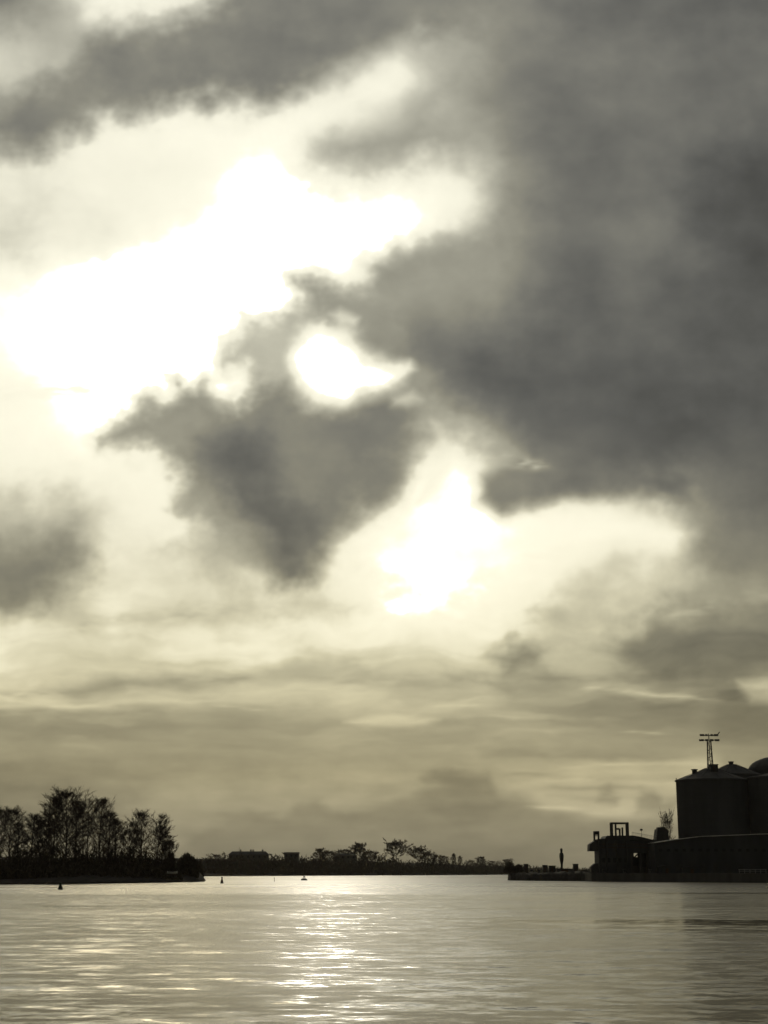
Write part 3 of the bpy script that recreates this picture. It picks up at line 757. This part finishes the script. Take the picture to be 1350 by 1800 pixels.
# pale little boat hauled out near the tip
def small_boat(px, py, D, L, label):
    p = at(px, py, D); root = empty('rowing_boat', (p.x, D, p.z - .45), R(14)); tag(root, label, 'boat')
    v = []; f = []; n = 11
    for i in range(n):
        t = i / (n - 1) * 2 - 1; w = .75 * (1 - abs(t) ** 2.6) if t > -.95 else .45
        z = .55 + .18 * t * t
        v += [(t * L / 2, -w, z), (t * L / 2, -w * .7, .2), (t * L / 2, 0, .02 + .12 * max(0, t) ** 3), (t * L / 2, w * .7, .2), (t * L / 2, w, z),
              (t * L / 2, w * .9, z), (t * L / 2, 0, .14 + .1 * max(0, t) ** 3), (t * L / 2, -w * .9, z)]
    for i in range(n - 1):
        for j in range(8): f.append((i * 8 + j, (i + 1) * 8 + j, (i + 1) * 8 + (j + 1) % 8, i * 8 + (j + 1) % 8))
    f += [tuple(range(8)), tuple(range(n * 8 - 1, n * 8 - 9, -1))]
    mesh_obj('hull', v, f, M['white'], root)
    for x in (-.8, .6): MB().box(x - .12, x + .12, -.62, .62, .42, .46).build('seat', M['wood'], root)
small_boat(303, 1533, 398, 2.7, 'small pale boat hauled up on the dark bank near the headland tip')

# ---------------------------------------------------------------- far shore: wood, trees, houses
def far_D(px):     # ground distance of the far waterline
    pts = [(-900, 1542), (0, 1541), (340, 1540.4), (600, 1539.2), (760, 1538.4), (905, 1537.4), (1100, 1537), (2200, 1537)]
    for (a, ya), (c, yc) in zip(pts[:-1], pts[1:]):
        if a <= px <= c: return shore(px, ya + (yc - ya) * (px - a) / (c - a)).y
    return shore(px, 1538).y
outline = [(200,1508),(300,1506),(345,1506),(385,1501),(392,1498),(400,1499.5),(440,1500.5),(470,1499),(498,1500),(530,1502),(556,1502),(585,1503),(625,1504),(640,1502),(662,1501),(680,1503),
           (695,1503),(712,1510),(735,1511),(748,1504),(765,1505),(775,1509),(800,1512),(820,1515),(840,1512),(860,1515),(900,1518),(1000,1524),(1200,1526)]
def out_y(px):
    for (a, ya), (c, yc) in zip(outline[:-1], outline[1:]):
        if a <= px <= c: return ya + (yc - ya) * (px - a) / (c - a)
    return 1508 if px < 300 else 1526
b = MB(); rnd = random.Random(77)
px = 180.0
while px < 1180:
    D0 = far_D(px)
    for dd, fr in ((14, .45), (30, .72), (52, .92), (80, 1.0)):
        D = D0 + dd + rnd.uniform(-5, 5); x = at(px + rnd.uniform(-2, 2), 1540, D).x
        ztop = at(px, out_y(px) + rnd.uniform(-1.5, 2.5), D).z * fr
        bush_mass(b, x, D, .5, 4.2, 5, max(1.5, ztop - .6), 44, rnd, .5, 2.6)
    px += 4.6
tag(b.build('far_wood', M['brush']), 'low dark wood running along the far shore across the middle of the picture', 'woodland', kind='stuff')
GF = 'trees standing out of the far shore wood'
far = [
 ('dense', 560, 62, 1493, 'broad_tree', 'dark tree on the far shore just right of the flat dark block', .8),
 ('far', 578, 62, 1497, 'broad_tree', 'low spreading tree touching the left end of the second pale roof line', 1.2),
 ('far', 604, 95, 1494, 'broad_tree', 'thin-crowned tree rising behind the second pale roof line on the far shore', 1.3),
 ('dense', 633, 60, 1484, 'dense_tree', 'dense dark tree at the right end of the second pale roof line, tallest thereabouts', .85),
 ('far', 655, 60, 1497, 'broad_tree', 'low tree in the dip between the dense dark tree and the first umbrella-shaped tree', 1.2),
 ('flat', 697, 45, 1483, 'umbrella_tree', 'umbrella-shaped tree on a bare stem, left and higher of the pair on the far shore', 1.05),
 ('flat', 734, 40, 1493, 'umbrella_tree', 'umbrella-shaped tree with sky under its crown, right and lower of the pair', 1.2),
 ('far', 752, 45, 1499, 'broad_tree', 'drooping bare tree against the right side of the second umbrella-shaped tree', 1.1),
 ('far', 768, 45, 1504, 'broad_tree', 'small pale bare tree right of the umbrella-shaped pair, before the poplars', .9),
 ('far', 781, 40, 1505, 'broad_tree', 'small bare tree immediately left of the tall narrow poplar', .9),
 ('poplar', 798, 36, 1501, 'poplar_tree', 'narrow upright poplar on the far shore, taller and darker of two', .9),
 ('poplar', 809, 36, 1505, 'poplar_tree', 'narrow upright poplar on the far shore, shorter and paler of two', .9),
 ('far', 828, 36, 1513, 'broad_tree', 'low tree between the poplars and the round-headed tree', 1.2),
 ('dense', 846, 36, 1507, 'dense_tree', 'round-headed dark tree on the far shore right of the poplars', .9),
 ('far', 866, 36, 1514, 'broad_tree', 'faint low tree midway between the round-headed tree and the jetty', 1.2),
 ('far', 890, 36, 1511, 'broad_tree', 'faint grey tree on the far shore right behind the end of the jetty', 1.2),
 ('far', 379, 70, 1503, 'broad_tree', 'low tree on the far shore left of the long pale roof', 1.1),
]
for k, px, dd, top, nm, lab, wd in far:
    plant(k, px, far_D(px) + dd, top, 2.5, nm, lab, 'tree', GF, wide=wd * 1.1)

def house(px0, px1, top, base, dd, label, roof_h, name='long_house', chimneys=(), flat=False, depth=11):
    D = far_D((px0 + px1) / 2) + dd
    a = at(px0, 1540, D).x; c = at(px1, 1540, D).x; zt = at(px0, top, D).z; zb = 3.0
    W = (c - a) / 2; root = empty(name, ((a + c) / 2, D, zb)); tag(root, label, 'building')
    h = zt - zb - roof_h
    MB().box(-W, W, 0, depth, -3, h).build('wall', M['wall_pale'], root)
    if flat:
        rf = MB().box(-W - .3, W + .3, -.3, depth + .3, h + .003, h + roof_h).build('roof', M['roof_tile'], root)
    else:
        rf = MB().add([(-W-.5,-.6,h+.003),(W+.5,-.6,h+.003),(W+.5,depth+.6,h+.003),(-W-.5,depth+.6,h+.003),(-W+2,depth/2,h+roof_h),(W-2,depth/2,h+roof_h)],
                      [(0,3,2,1),(0,1,5,4),(1,2,5),(2,3,4,5),(3,0,4)]).build('roof', M['silo_roof'], root)
    for cx in chimneys:
        MB().box(W * cx - .5, W * cx + .5, depth / 2 - .5, depth / 2 + .5, h + roof_h - .6, h + roof_h + 1.3).build('chimney', M['roof_tile'], rf)
    nwin = max(3, int(2 * W / 3.6))
    for i in range(nwin):
        x = -W + (i + .5) * 2 * W / nwin
        wd = MB().box(x - .6, x + .6, -.06, .0, h - 2.2, h - .7).build('window', M['glass'], root)
    return root
house(401, 470, 1496.3, 1510, 78, 'long low building on the far shore with a pale roof and bumps along its ridge', 2.4, chimneys=(-.42, .1, .22, .7))
house(499, 524, 1498, 1510, 78, 'short flat-topped dark block on the far shore right of the long pale roof', 1.2, 'flat_building', flat=True)
house(588, 626, 1500, 1510, 78, 'low building with a thin pale roof line left of the dense dark far tree', 1.6, 'low_building', chimneys=(.3,))
# flagpole on the long roof
p = at(420.5, 1498, far_D(420) + 83)
fp = MB(); fp.tube((0, 0, -2), (0, 0, 3.4), .16, .1, 6); fpo = fp.build('roof_mast', M['steel_dark'], loc=tuple(p))
tag(fpo, 'short dark mast sticking up from the long pale roof on the far shore', 'mast')

# ---------------------------------------------------------------- channel marks on the water
def buoy(px, base, top, mat, label, kind, grp='channel marks standing in the water'):
    p = shore(px, base); h = at(px, top, p.y).z
    root = empty(kind, (p.x, p.y, 0)); tag(root, label, 'buoy', grp)
    if kind == 'spar_buoy':
        MB().lathe([(.16, -.8), (.34, -.1), (.30, h * .45), (.20, h * .55), (.17, h * .8)], n=14).build('body', M[mat], root, True)
        MB().lathe([(.30, -.12), (.42, -.02), (.42, .16), (.32, .24)], n=14).build('float_collar', M['steel_dark'], root, True)
        MB().lathe([(.10, h * .8), (.22, h * .82), (.22, h * .97), (.05, h)], n=10).build('top_mark', M[mat], root)
    elif kind == 'stake':
        MB().tube((0, 0, -1), (.05, 0, h), .09, .06, 7).build('pole', M['wood'], root)
        MB().lathe([(.14, h * .86), (.15, h * .88), (.03, h * 1.02)], n=8).build('top_mark', M[mat], root)
    else:
        MB().lathe([(.3, -.6), (1.0, -.1), (1.05, .25), (.8, .5), (.45, .62)], n=18).build('float', M[mat], root, True)
        m = MB(); [m.tube((.5 * math.cos(a), .5 * math.sin(a), .5), (.14 * math.cos(a), .14 * math.sin(a), h * .86), .08, .06, 5) for a in (0, 1.57, 3.14, 4.71)]
        m.build('cage', M[mat], root)
        MB().lathe([(.28, h * .84), (.30, h * .96), (.1, h)], n=10).build('top_mark', M['steel_dark'], root)
buoy(106, 1563.5, 1551, 'green', 'dark spar buoy nearest of all, in front of the left headland', 'spar_buoy')
buoy(390, 1553, 1541.5, 'red', 'dark spar buoy right of the headland tip', 'spar_buoy')
buoy(482, 1550, 1542.5, 'green', 'thin faint stake in the water between the two dark buoys', 'stake')
buoy(534.5, 1547.5, 1540, 'steel_dark', 'squat dark buoy close under the far shore, left of the sun glitter', 'squat_buoy')

# ---------------------------------------------------------------- things on the jetty
def Z(px, py, D): return at(px, py, D).z
def X(px, D, py=1540): return at(px, py, D).x
JD = 492
GJ = 'bushes at the jetty end'
shrub(896, JD + 3, 1512, 1.8, 22, 'grey leafless bush at the very tip of the jetty', n=900, group=GJ, w=.07)
shrub(912, JD + 4, 1519, 1.8, 20, 'lower dark bush second from the jetty tip', n=900, group=GJ, w=.12)
shrub(1027, JD - 25, 1530, 1.8, 20, 'low scrubby bush filling the hollow between the jetty box and the loading building', n=500, w=.1)
def crate_box(px0, px1, top, D, label, name, cat, z0=2.5, mat='steel_dark', d=2.2):
    a, c, z = X(px0, D), X(px1, D), Z(px0, top, D); W = (c - a) / 2; h = z - z0
    root = empty(name, ((a + c) / 2, D, z0)); tag(root, label, cat)
    MB().box(-W, W, 0, d, -.4, h - .15).build('body', M[mat], root)
    MB().box(-W - .12, W + .12, -.12, d + .12, h - .147, h).build('roof', M['steel_dark'], root)
    MB().box(-W * .5, W * .3, -.05, 0, -.1, h * .72).build('door', M['rust'], root)
    for s in (-1, 1): MB().box(s * (W - .06) - .07, s * (W - .06) + .07, -.035, -.001, -.3, h - .15).build('corner_post', M['rust'], root)
    return root
crate_box(922, 929, 1518.5, JD, 'narrow dark switch cabinet standing up on the jetty near its bushes', 'switch_cabinet', 'cabinet')
crate_box(955, 963, 1520.5, JD + 4, 'small low hut left of the pair before the beacon on the jetty', 'small_hut', 'hut')
crate_box(966, 977, 1521.5, JD + 4, 'wider low hut right of the pair, left beside the beacon', 'small_hut', 'hut')
crate_box(1009, 1017, 1518.5, JD - 22, 'dark upright box on the jetty right of the beacon', 'equipment_box', 'box')
crate_box(980, 1009, 1527, JD - 12, 'long low concrete plinth on the jetty just in front of the beacon', 'concrete_plinth', 'plinth', mat='concrete')
# beacon
D = JD - 2; root = empty('harbour_beacon', (X(988, D), D, 2.5)); tag(root, 'slender dark beacon standing by itself on the jetty, thick above and thin at its foot', 'beacon')
h = Z(988, 1491, D) - 2.5
MB().lathe([(.95, -.4), (.95, .5), (.7, .75), (.5, .8)], n=12).build('base', M['concrete'], root)
MB().lathe([(.30, .8), (.36, h * .35), (.62, h * .5), (.72, h * .68), (.60, h * .80), (.22, h * .83)], n=14).build('column', M['steel_dark'], root, True)
lm = MB().lathe([(.30, h * .83), (.40, h * .86), (.40, h * .95)], n=12).build('lantern', M['steel_dark'], root)
MB().lathe([(.44, h * .952), (.30, h * .985), (.05, h)], n=12).build('cap', M['steel_dark'], lm)
MB().box(-.1, .1, -.80, -.66, h * .45, h * .66).build('ladder', M['rust'], root)

# ---------------------------------------------------------------- loading building
D = 447
root = empty('loading_building', (X(1045, D, 1500), D, 2.3))
tag(root, 'dark loading building with a jutting upper left end and openings under its right half', 'building')
ox = X(1045, D, 1500); oz = 2.3; root_lb = root
def LX(px): return X(px, D, 1500) - ox
def LZ(py): return Z(1100, py, D) - oz
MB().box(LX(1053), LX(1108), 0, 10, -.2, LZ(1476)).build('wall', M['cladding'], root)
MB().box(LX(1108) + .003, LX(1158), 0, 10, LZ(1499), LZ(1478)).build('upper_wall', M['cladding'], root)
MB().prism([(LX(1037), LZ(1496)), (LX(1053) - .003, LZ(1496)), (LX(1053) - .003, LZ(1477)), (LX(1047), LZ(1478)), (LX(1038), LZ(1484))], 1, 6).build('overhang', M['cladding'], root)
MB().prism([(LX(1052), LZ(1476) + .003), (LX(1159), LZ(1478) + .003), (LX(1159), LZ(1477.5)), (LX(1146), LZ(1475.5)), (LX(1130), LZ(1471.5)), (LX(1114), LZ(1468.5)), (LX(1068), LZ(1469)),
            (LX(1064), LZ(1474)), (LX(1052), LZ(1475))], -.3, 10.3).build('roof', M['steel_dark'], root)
bw = MB()
for p0, p1, y0 in ((1108, 1123, 1522), (1130, 1147, 1522), (1153, 1158, 1522), (1123, 1130, 1506), (1147, 1153, 1517)):
    bw.box(LX(p0) + .004, LX(p1) - .004, 9.2, 9.8, LZ(1523), LZ(1499) - .003 if y0 == 1522 else LZ(y0))
bw.tube((LX(1122), 9.5, LZ(1508)), (LX(1131), 9.5, LZ(1500)), .22, .22, 5)
bw.build('back_wall', M['cladding'], root)
for px in (1110, 1126, 1141, 1156):
    MB().box(LX(px) - .38, LX(px) + .38, .4, 1.2, -.2, LZ(1499) - .003).build('column', M['concrete'], root)
MB().prism([(LX(1126), LZ(1524)), (LX(1137.5), LZ(1524)), (LX(1135), LZ(1504)), (LX(1130), LZ(1502))], 2, 5).build('hopper', M['steel_dark'], root)
MB().box(LX(1108) + .01, LX(1158), 6, 9, -.2, LZ(1522)).build('platform', M['concrete'], root)
for py in (1484, 1490): MB().box(LX(1055), LX(1150), -.09, 0, LZ(py) - .08, LZ(py) + .08).build('rail', M['rust'], root)
for i in range(5):
    MB().box(LX(1058 + i * 9.6), LX(1063 + i * 9.6), -.07, -.001, LZ(1516), LZ(1508)).build('window', M['glass'], root)
# lower mass on its left foot
MB().prism([(LX(1040), -.2), (LX(1053) - .004, -.2), (LX(1053) - .004, LZ(1517)), (LX(1047), LZ(1518)), (LX(1040), LZ(1524))], 2, 6).build('stair_block', M['concrete'], root)

zr = 2.3 + LZ(1469)
# cage tower, gantry, pole and hopper house on the roof
def frame_box(name, label, cat, px0, px1, top, base, D, d, r, extra=(), mids=(), mat='steel_dark'):
    a, c = X(px0, D), X(px1, D); zb = Z(px0, base, D); h = Z(px0, top, D) - zb; W = (c - a) / 2
    root = empty(name, ((a + c) / 2, D, zb)); tag(root, label, cat)
    for sx in (-1, 1):
        for y in (0, d): MB().box(sx * W - r, sx * W + r, y - r, y + r, -.5, h - 2 * r - .003).build('post', M[mat], root)
    t = MB(); t.box(-W - r, W + r, -r, r, h - 2 * r, h); t.box(-W - r, W + r, d - r, d + r, h - 2 * r, h)
    t.box(-W - r, -W + r, r + .003, d - r - .003, h - 2 * r, h); t.box(W - r, W + r, r + .003, d - r - .003, h - 2 * r, h); t.build('top_frame', M[mat], root)
    for (m0, m1, z0, z1) in extra:
        MB().box(m0 * W, m1 * W, d * .3, d * .7, z0 * h, z1 * h).build('panel', M[mat], root)
    for m in mids: MB().box(-W + r + .003, W - r - .003, -r * .7, r * .7, m * h - r * .7, m * h + r * .7).build('cross_bar', M[mat], root)
    return root
frame_box('cage_tower', 'small dark cage tower at the left end of the loading building roof', 'tower', 1047.5, 1055, 1461, 1475, 449, 1.4, .17, extra=((-.7, .9, .55, .85),), mids=(.42,))
g = frame_box('gantry_frame', 'open rectangular gantry frame standing tallest on the loading building roof', 'gantry', 1079, 1107, 1445.5, 1469, 455, 3, .24,
              extra=((-.55, -.38, 0, .95), (-.05, .12, .0, .55), (.3, .46, .0, .62), (-.36, -.06, .45, .58)), mids=())
hp = empty('roof_lamp_post', (X(1130.5, 452), 452, Z(1130, 1473, 452))); tag(hp, 'thin short lamp post on the sloping roof right of the gantry', 'lamp post')
MB().tube((0, 0, -.3), (0, 0, 2.1), .06, .05, 6).build('pole', M['steel_dark'], hp)
MB().lathe([(.12, 2.1), (.42, 2.2), (.42, 2.5), (.15, 2.7)], n=10).build('lamp_head', M['steel_dark'], hp)
D2 = 458; hh = empty('hopper_house', (X(1168, D2), D2, Z(1168, 1478, D2))); tag(hh, 'dark tapered hopper house between the sloping roof and the big silo', 'hopper')
w = 13 * D2 / FPX; z1 = (1478 - 1456) * D2 / FPX
MB().prism([(-w, -1), (w, -1), (w * .62, z1 * .9), (-w * .66, z1 * .9)], 0, 5).build('body', M['steel_dark'], hh)
MB().box(-w * .5, w * .5, 1, 4, z1 * .9 + .003, z1 * 1.05).build('lid', M['steel_dark'], hh)
MB().tube((w * .1, 2.5, z1), (w * .1, 2.5, z1 + 2.6), .1, .06, 6).build('vent_pipe', M['steel_dark'], hh)
tree_proto('wispy', seed=21, H=12, width=.42, low=.3, stems=2, n1=30, n2=7, n3=8, tw=.05, puffs=6)
plant('wispy', 1177, 475, 1437, 4.0, 'wispy_tree', 'wispy leafless tree with dark tufts pressed against the left side of the big silo', 'tree', None, rz=.6, wide=.42)

# rail round the loading building roof, pipes up its wall, bollards on jetty and quay
D = 447
pr = MB()
for i in range(17):
    px = 1113 + i * 2.6; zt = 1469 + max(0, px - 1116) * .19
    pr.tube((LX(px), .3, LZ(zt)), (LX(px), .3, LZ(zt) + 1.0), .045, .045, 4)
pr.tube((LX(1112), .3, LZ(1469) + 1), (LX(1156), .3, LZ(1476.8) + 1), .05, .05, 4)
pr.build('roof_rail', M['galv'], root_lb)
for px, w in ((1066, .22), (1084, .16), (1101, .22)):
    MB().tube((LX(px), -.3, -.1), (LX(px), -.3, LZ(1478)), w, w, 8).build('downpipe', M['steel_dark'], root_lb)
for i, (px, dep, lab) in enumerate(((935, JD - 2, 'small dark bollard on the jetty right of the switch cabinet'), (948, JD - 2, 'small dark bollard on the jetty just left of the two huts'),
                     (998, JD - 8, 'small dark bollard on the jetty right beside the beacon'), (1062, 431, 'dark mooring bollard on the quay edge under the left end of the loading building'),
                     (1098, 427, 'dark mooring bollard on the quay edge left of the building openings'), (1143, 420, 'dark mooring bollard on the quay edge under the building openings'))):
    bo = empty('mooring_bollard', (X(px, dep), dep, 2.25)); tag(bo, lab, 'bollard', 'mooring bollards on the jetty and quay')
    MB().lathe([(.42, -.1), (.36, .1), (.30, .75)], n=12).build('post', M['steel_dark'], bo, True)
    MB().lathe([(.30, .752), (.52, .82), (.52, 1.0), (.3, 1.1)], n=12).build('cap', M['steel_dark'], bo, True)

# ---------------------------------------------------------------- warehouse under the silos with its pale eave
D = 436; wx = X(1152, D)
root = empty('warehouse', (wx, D, 2.3)); tag(root, 'long black warehouse below the silos with a thin pale line along its eave', 'building')
def WX(px): return X(px, D) - wx
def WZ(py): return Z(1200, py, D) - 2.3
prof = [(1153, 1482), (1190, 1476.5), (1235, 1471), (1300, 1468.5), (1350, 1466.5), (1520, 1463)]
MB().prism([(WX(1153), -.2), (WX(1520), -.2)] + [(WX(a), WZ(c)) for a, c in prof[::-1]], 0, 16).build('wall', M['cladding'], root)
g1 = MB()
for (a, ya), (c, yc) in zip(prof[:-1], prof[1:]):
    g1.add([(WX(a), -.35, WZ(ya) + .004), (WX(c), -.35, WZ(yc) + .004), (WX(c), 16.3, WZ(yc) + .004), (WX(a), 16.3, WZ(ya) + .004),
            (WX(a), -.35, WZ(ya) + .22), (WX(c), -.35, WZ(yc) + .22), (WX(c), 16.3, WZ(yc) + .22), (WX(a), 16.3, WZ(ya) + .22)],
           [(0,3,2,1),(4,5,6,7),(0,1,5,4),(1,2,6,5),(2,3,7,6),(3,0,4,7)])
g1.build('roof', M['galv'], root)
for i in range(9):
    x = 1166 + i * 22
    MB().box(WX(x), WX(x + 9), -.06, 0, -.1, WZ(1519)).build('door', M['steel_dark'], root)
for i in range(14):
    x = 1160 + i * 14
    MB().box(WX(x), WX(x + 6), -.05, 0, WZ(1497), WZ(1492)).build('window', M['glass'], root)
# low sheds and clutter along the quay edge
def shed(px0, px1, top, D, label):
    a, c = X(px0, D), X(px1, D); h = Z(px0, top, D) - 2.3; W = (c - a) / 2
    root = empty('quay_shed', ((a + c) / 2, D, 2.3)); tag(root, label, 'shed')
    MB().box(-W, W, 0, 5, -.1, h * .8).build('wall', M['cladding'], root)
    MB().prism([(-W - .3, h * .8 + .003), (W + .3, h * .8 + .003), (W + .3, h * .85), (0, h), (-W - .3, h * .85)], -.3, 5.3).build('roof', M['steel_dark'], root)
    MB().box(-W * .2, W * .3, -.06, 0, -.05, h * .6).build('door', M['rust'], root)
shed(1163, 1182, 1521, 430, 'low dark shed on the quay at the left foot of the warehouse')
shed(1205, 1228, 1523, 424, 'low dark shed on the quay before the middle of the warehouse')
gr = empty('guard_rail', (X(1300, 402), 402, 2.3)); tag(gr, 'short pale guard rail low on the quay near the right edge', 'railing')
for i in range(6): MB().tube((i * 1.4, 0, -.1), (i * 1.4, 0, 1.0), .04, .04, 6).build('post', M['galv'], gr)
for z in (.55, 1.0): MB().tube((-.2, -.05, z), (7.2, -.05, z), .045, .045, 6).build('rail', M['galv'], gr)

# ---------------------------------------------------------------- silos
def silo(px, rpx, D, eave, apex, label, shape='cone', vents=(), ladder=None, zb=2.3):
    x = X(px, D, 1375); r = rpx * D / FPX; ze = Z(px, eave, D - r) - zb; za = Z(px, apex, D) - zb
    root = empty('silo', (x, D, zb)); tag(root, label, 'silo', 'grain silos behind the warehouse')
    prof = [(r, -.2)]; k = 14
    for i in range(1, k + 1):
        z = ze * i / k; prof += [(r, z - .16), (r + .07, z - .13), (r + .07, z - .03), (r, z - .003)]
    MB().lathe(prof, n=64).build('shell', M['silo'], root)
    if shape == 'cone': pr = [(r + .35, ze), (r + .35, ze + .3), (r * .55, ze + (za - ze) * .52), (r * .12, za - .15), (.6, za)]
    else: pr = [(r + .3, ze)] + [((r + .3) * math.cos(t), ze + .3 + (za - ze - .3) * math.sin(t)) for t in [i * math.pi / 2 / 9 for i in range(9)]] + [(.5, za)]
    rf = MB().lathe(pr, n=48).build('roof', M['silo_roof'], root)
    for i in range(24):
        a = i * math.pi / 12; c_, s_ = math.cos(a), math.sin(a)
        if shape == 'cone' and i % 2 == 0:
            MB().tube((r * c_, r * s_, ze + .38), (r * .15 * c_, r * .15 * s_, za - .1), .09, .07, 4).build('rib', M['silo_roof'], rf)
    for (vpx, vt, wv, hv) in vents:
        vx = X(vpx, D, 1350) - x; t = min(.95, abs(vx) / r); z = ze + (za - ze) * (1 - t)
        vh = Z(vpx, vt, D) - zb
        MB().lathe([(wv, z - .4), (wv, vh - .35), (wv * 1.35, vh - .3), (wv * 1.35, vh - .1), (wv * .5, vh)], cx=vx, cy=-r * .05, n=12).build('roof_vent', M['steel_dark'], rf)
    if ladder is not None:
        a = ladder; lx, ly = (r + .25) * math.cos(a), (r + .25) * math.sin(a)
        m = MB(); t = Vector((-math.sin(a), math.cos(a), 0)) * .35
        for s_ in (-1, 1): m.tube(Vector((lx, ly, 0)) + t * s_, Vector((lx, ly, ze + .9)) + t * s_, .07, .07, 5)
        for k_ in range(int(ze / .9)):
            m.tube(Vector((lx, ly, .5 + k_ * .9)) - t, Vector((lx, ly, .5 + k_ * .9)) + t, .04, .04, 4)
        m.build('ladder', M['rust'], root)
    return x, zb + za, zb + ze, r
a_ = silo(1251, 61, 462, 1369.5, 1349.5, 'big round silo with the floodlight mast on top, leftmost of the silos',
          vents=((1220, 1352, .8, 1),), ladder=math.pi * 1.03)
silo(1288, 50, 500, 1361, 1343, 'silo behind the mast silo with a shallow cone roof and a knob on its peak', vents=((1285, 1338.5, .75, 1), (1305, 1351, .6, 1)))
silo(1369, 55, 458, 1365, 1356, 'front right silo cut off by the right edge of the picture, flat roof')
silo(1374, 54, 505, 1352, 1329, 'highest silo with a domed roof, half cut off by the right edge', 'dome')

# floodlight mast standing on the silo top
xm = X(1247.5, 462, 1325); zb = Z(1247, 1351, 462); ht = Z(1247, 1291, 462) - zb
root = empty('floodlight_mast', (xm, 462, zb - .6)); tag(root, 'lattice floodlight mast with two crossbars of lamps on top of the left silo', 'mast'); ht += .6
for sx in (-1, 1):
    for sy in (-1, 1):
        MB().tube((sx * .75, sy * .75, 0), (sx * .5, sy * .5, ht - 1.4), .13, .10, 6).build('leg', M['steel_dark'], root)
lt = MB()
for k in range(8):
    z0 = .3 + k * (ht - 2.2) / 8; z1 = z0 + (ht - 2.2) / 8
    w0 = .75 - .25 * z0 / ht; w1 = .75 - .25 * z1 / ht; s = 1 if k % 2 else -1
    for y in (-1, 1): lt.tube((-s * w0, y * w0, z0), (s * w1, y * w1, z1), .055, .055, 4)
    for x in (-1, 1): lt.tube((x * w0, -s * w0, z0), (x * w1, s * w1, z1), .055, .055, 4)
lt.build('bracing', M['steel_dark'], root)
MB().lathe([(.14, 0.5), (.14, ht + .25)], n=8).build('centre_pole', M['steel_dark'], root)
for zc, w in ((ht - .35, 2.7), (ht - 1.75, 3.0)):
    br = MB().box(-w, w, -.10, .10, zc - .12, zc + .12).build('crossbar', M['steel_dark'], root)
    for xx in (-.92, -.68, -.3, .3, .68, .92):
        m = MB(); zl = zc + (.1 if zc > ht - 1 else -.05)
        m.prism([(xx * w - .30, zl - .28), (xx * w + .30, zl - .28), (xx * w + .36, zl + .30), (xx * w - .36, zl + .30)], -.62, -.13)
        m.build('floodlight', M['steel_dark'], br)
MB().tube((2.5, 0, ht - .25), (3.4, 0, ht + .75), .12, .16, 6).build('aerial', M['steel_dark'], root)
hb = empty('mast_hut', (X(1254, 458, 1348), 458, Z(1253, 1355, 458))); tag(hb, 'small dark cabin on the silo roof at the foot of the floodlight mast', 'cabin')
MB().box(-1.15, 1.2, -1, 1, -.3, 1.75).build('body', M['steel_dark'], hb)
MB().box(-1.3, 1.35, -1.15, 1.15, 1.753, 1.95).build('roof', M['steel_dark'], hb)
MB().box(-.3, .3, -1.05, -1.002, 0, 1.4).build('door', M['rust'], hb)

# ---------------------------------------------------------------- thin sea haze
def build_haze():
    S = 7980.0
    o = MB().box(-S, S, -S, S, -2.0, 75.0).build('haze', None)
    m = bpy.data.materials.new('sea_haze'); m.use_nodes = True
    nt = m.node_tree; nt.nodes.remove(nt.nodes['Principled BSDF'])
    v = nt.nodes.new('ShaderNodeVolumePrincipled')
    v.inputs['Color'].default_value = (.90, .84, .70, 1); v.inputs['Density'].default_value = .00007; v.inputs['Anisotropy'].default_value = .3
    nt.links.new(v.outputs[0], nt.nodes['Material Output'].inputs['Volume'])
    o.data.materials.append(m); tag(o, kind='stuff')
build_haze()
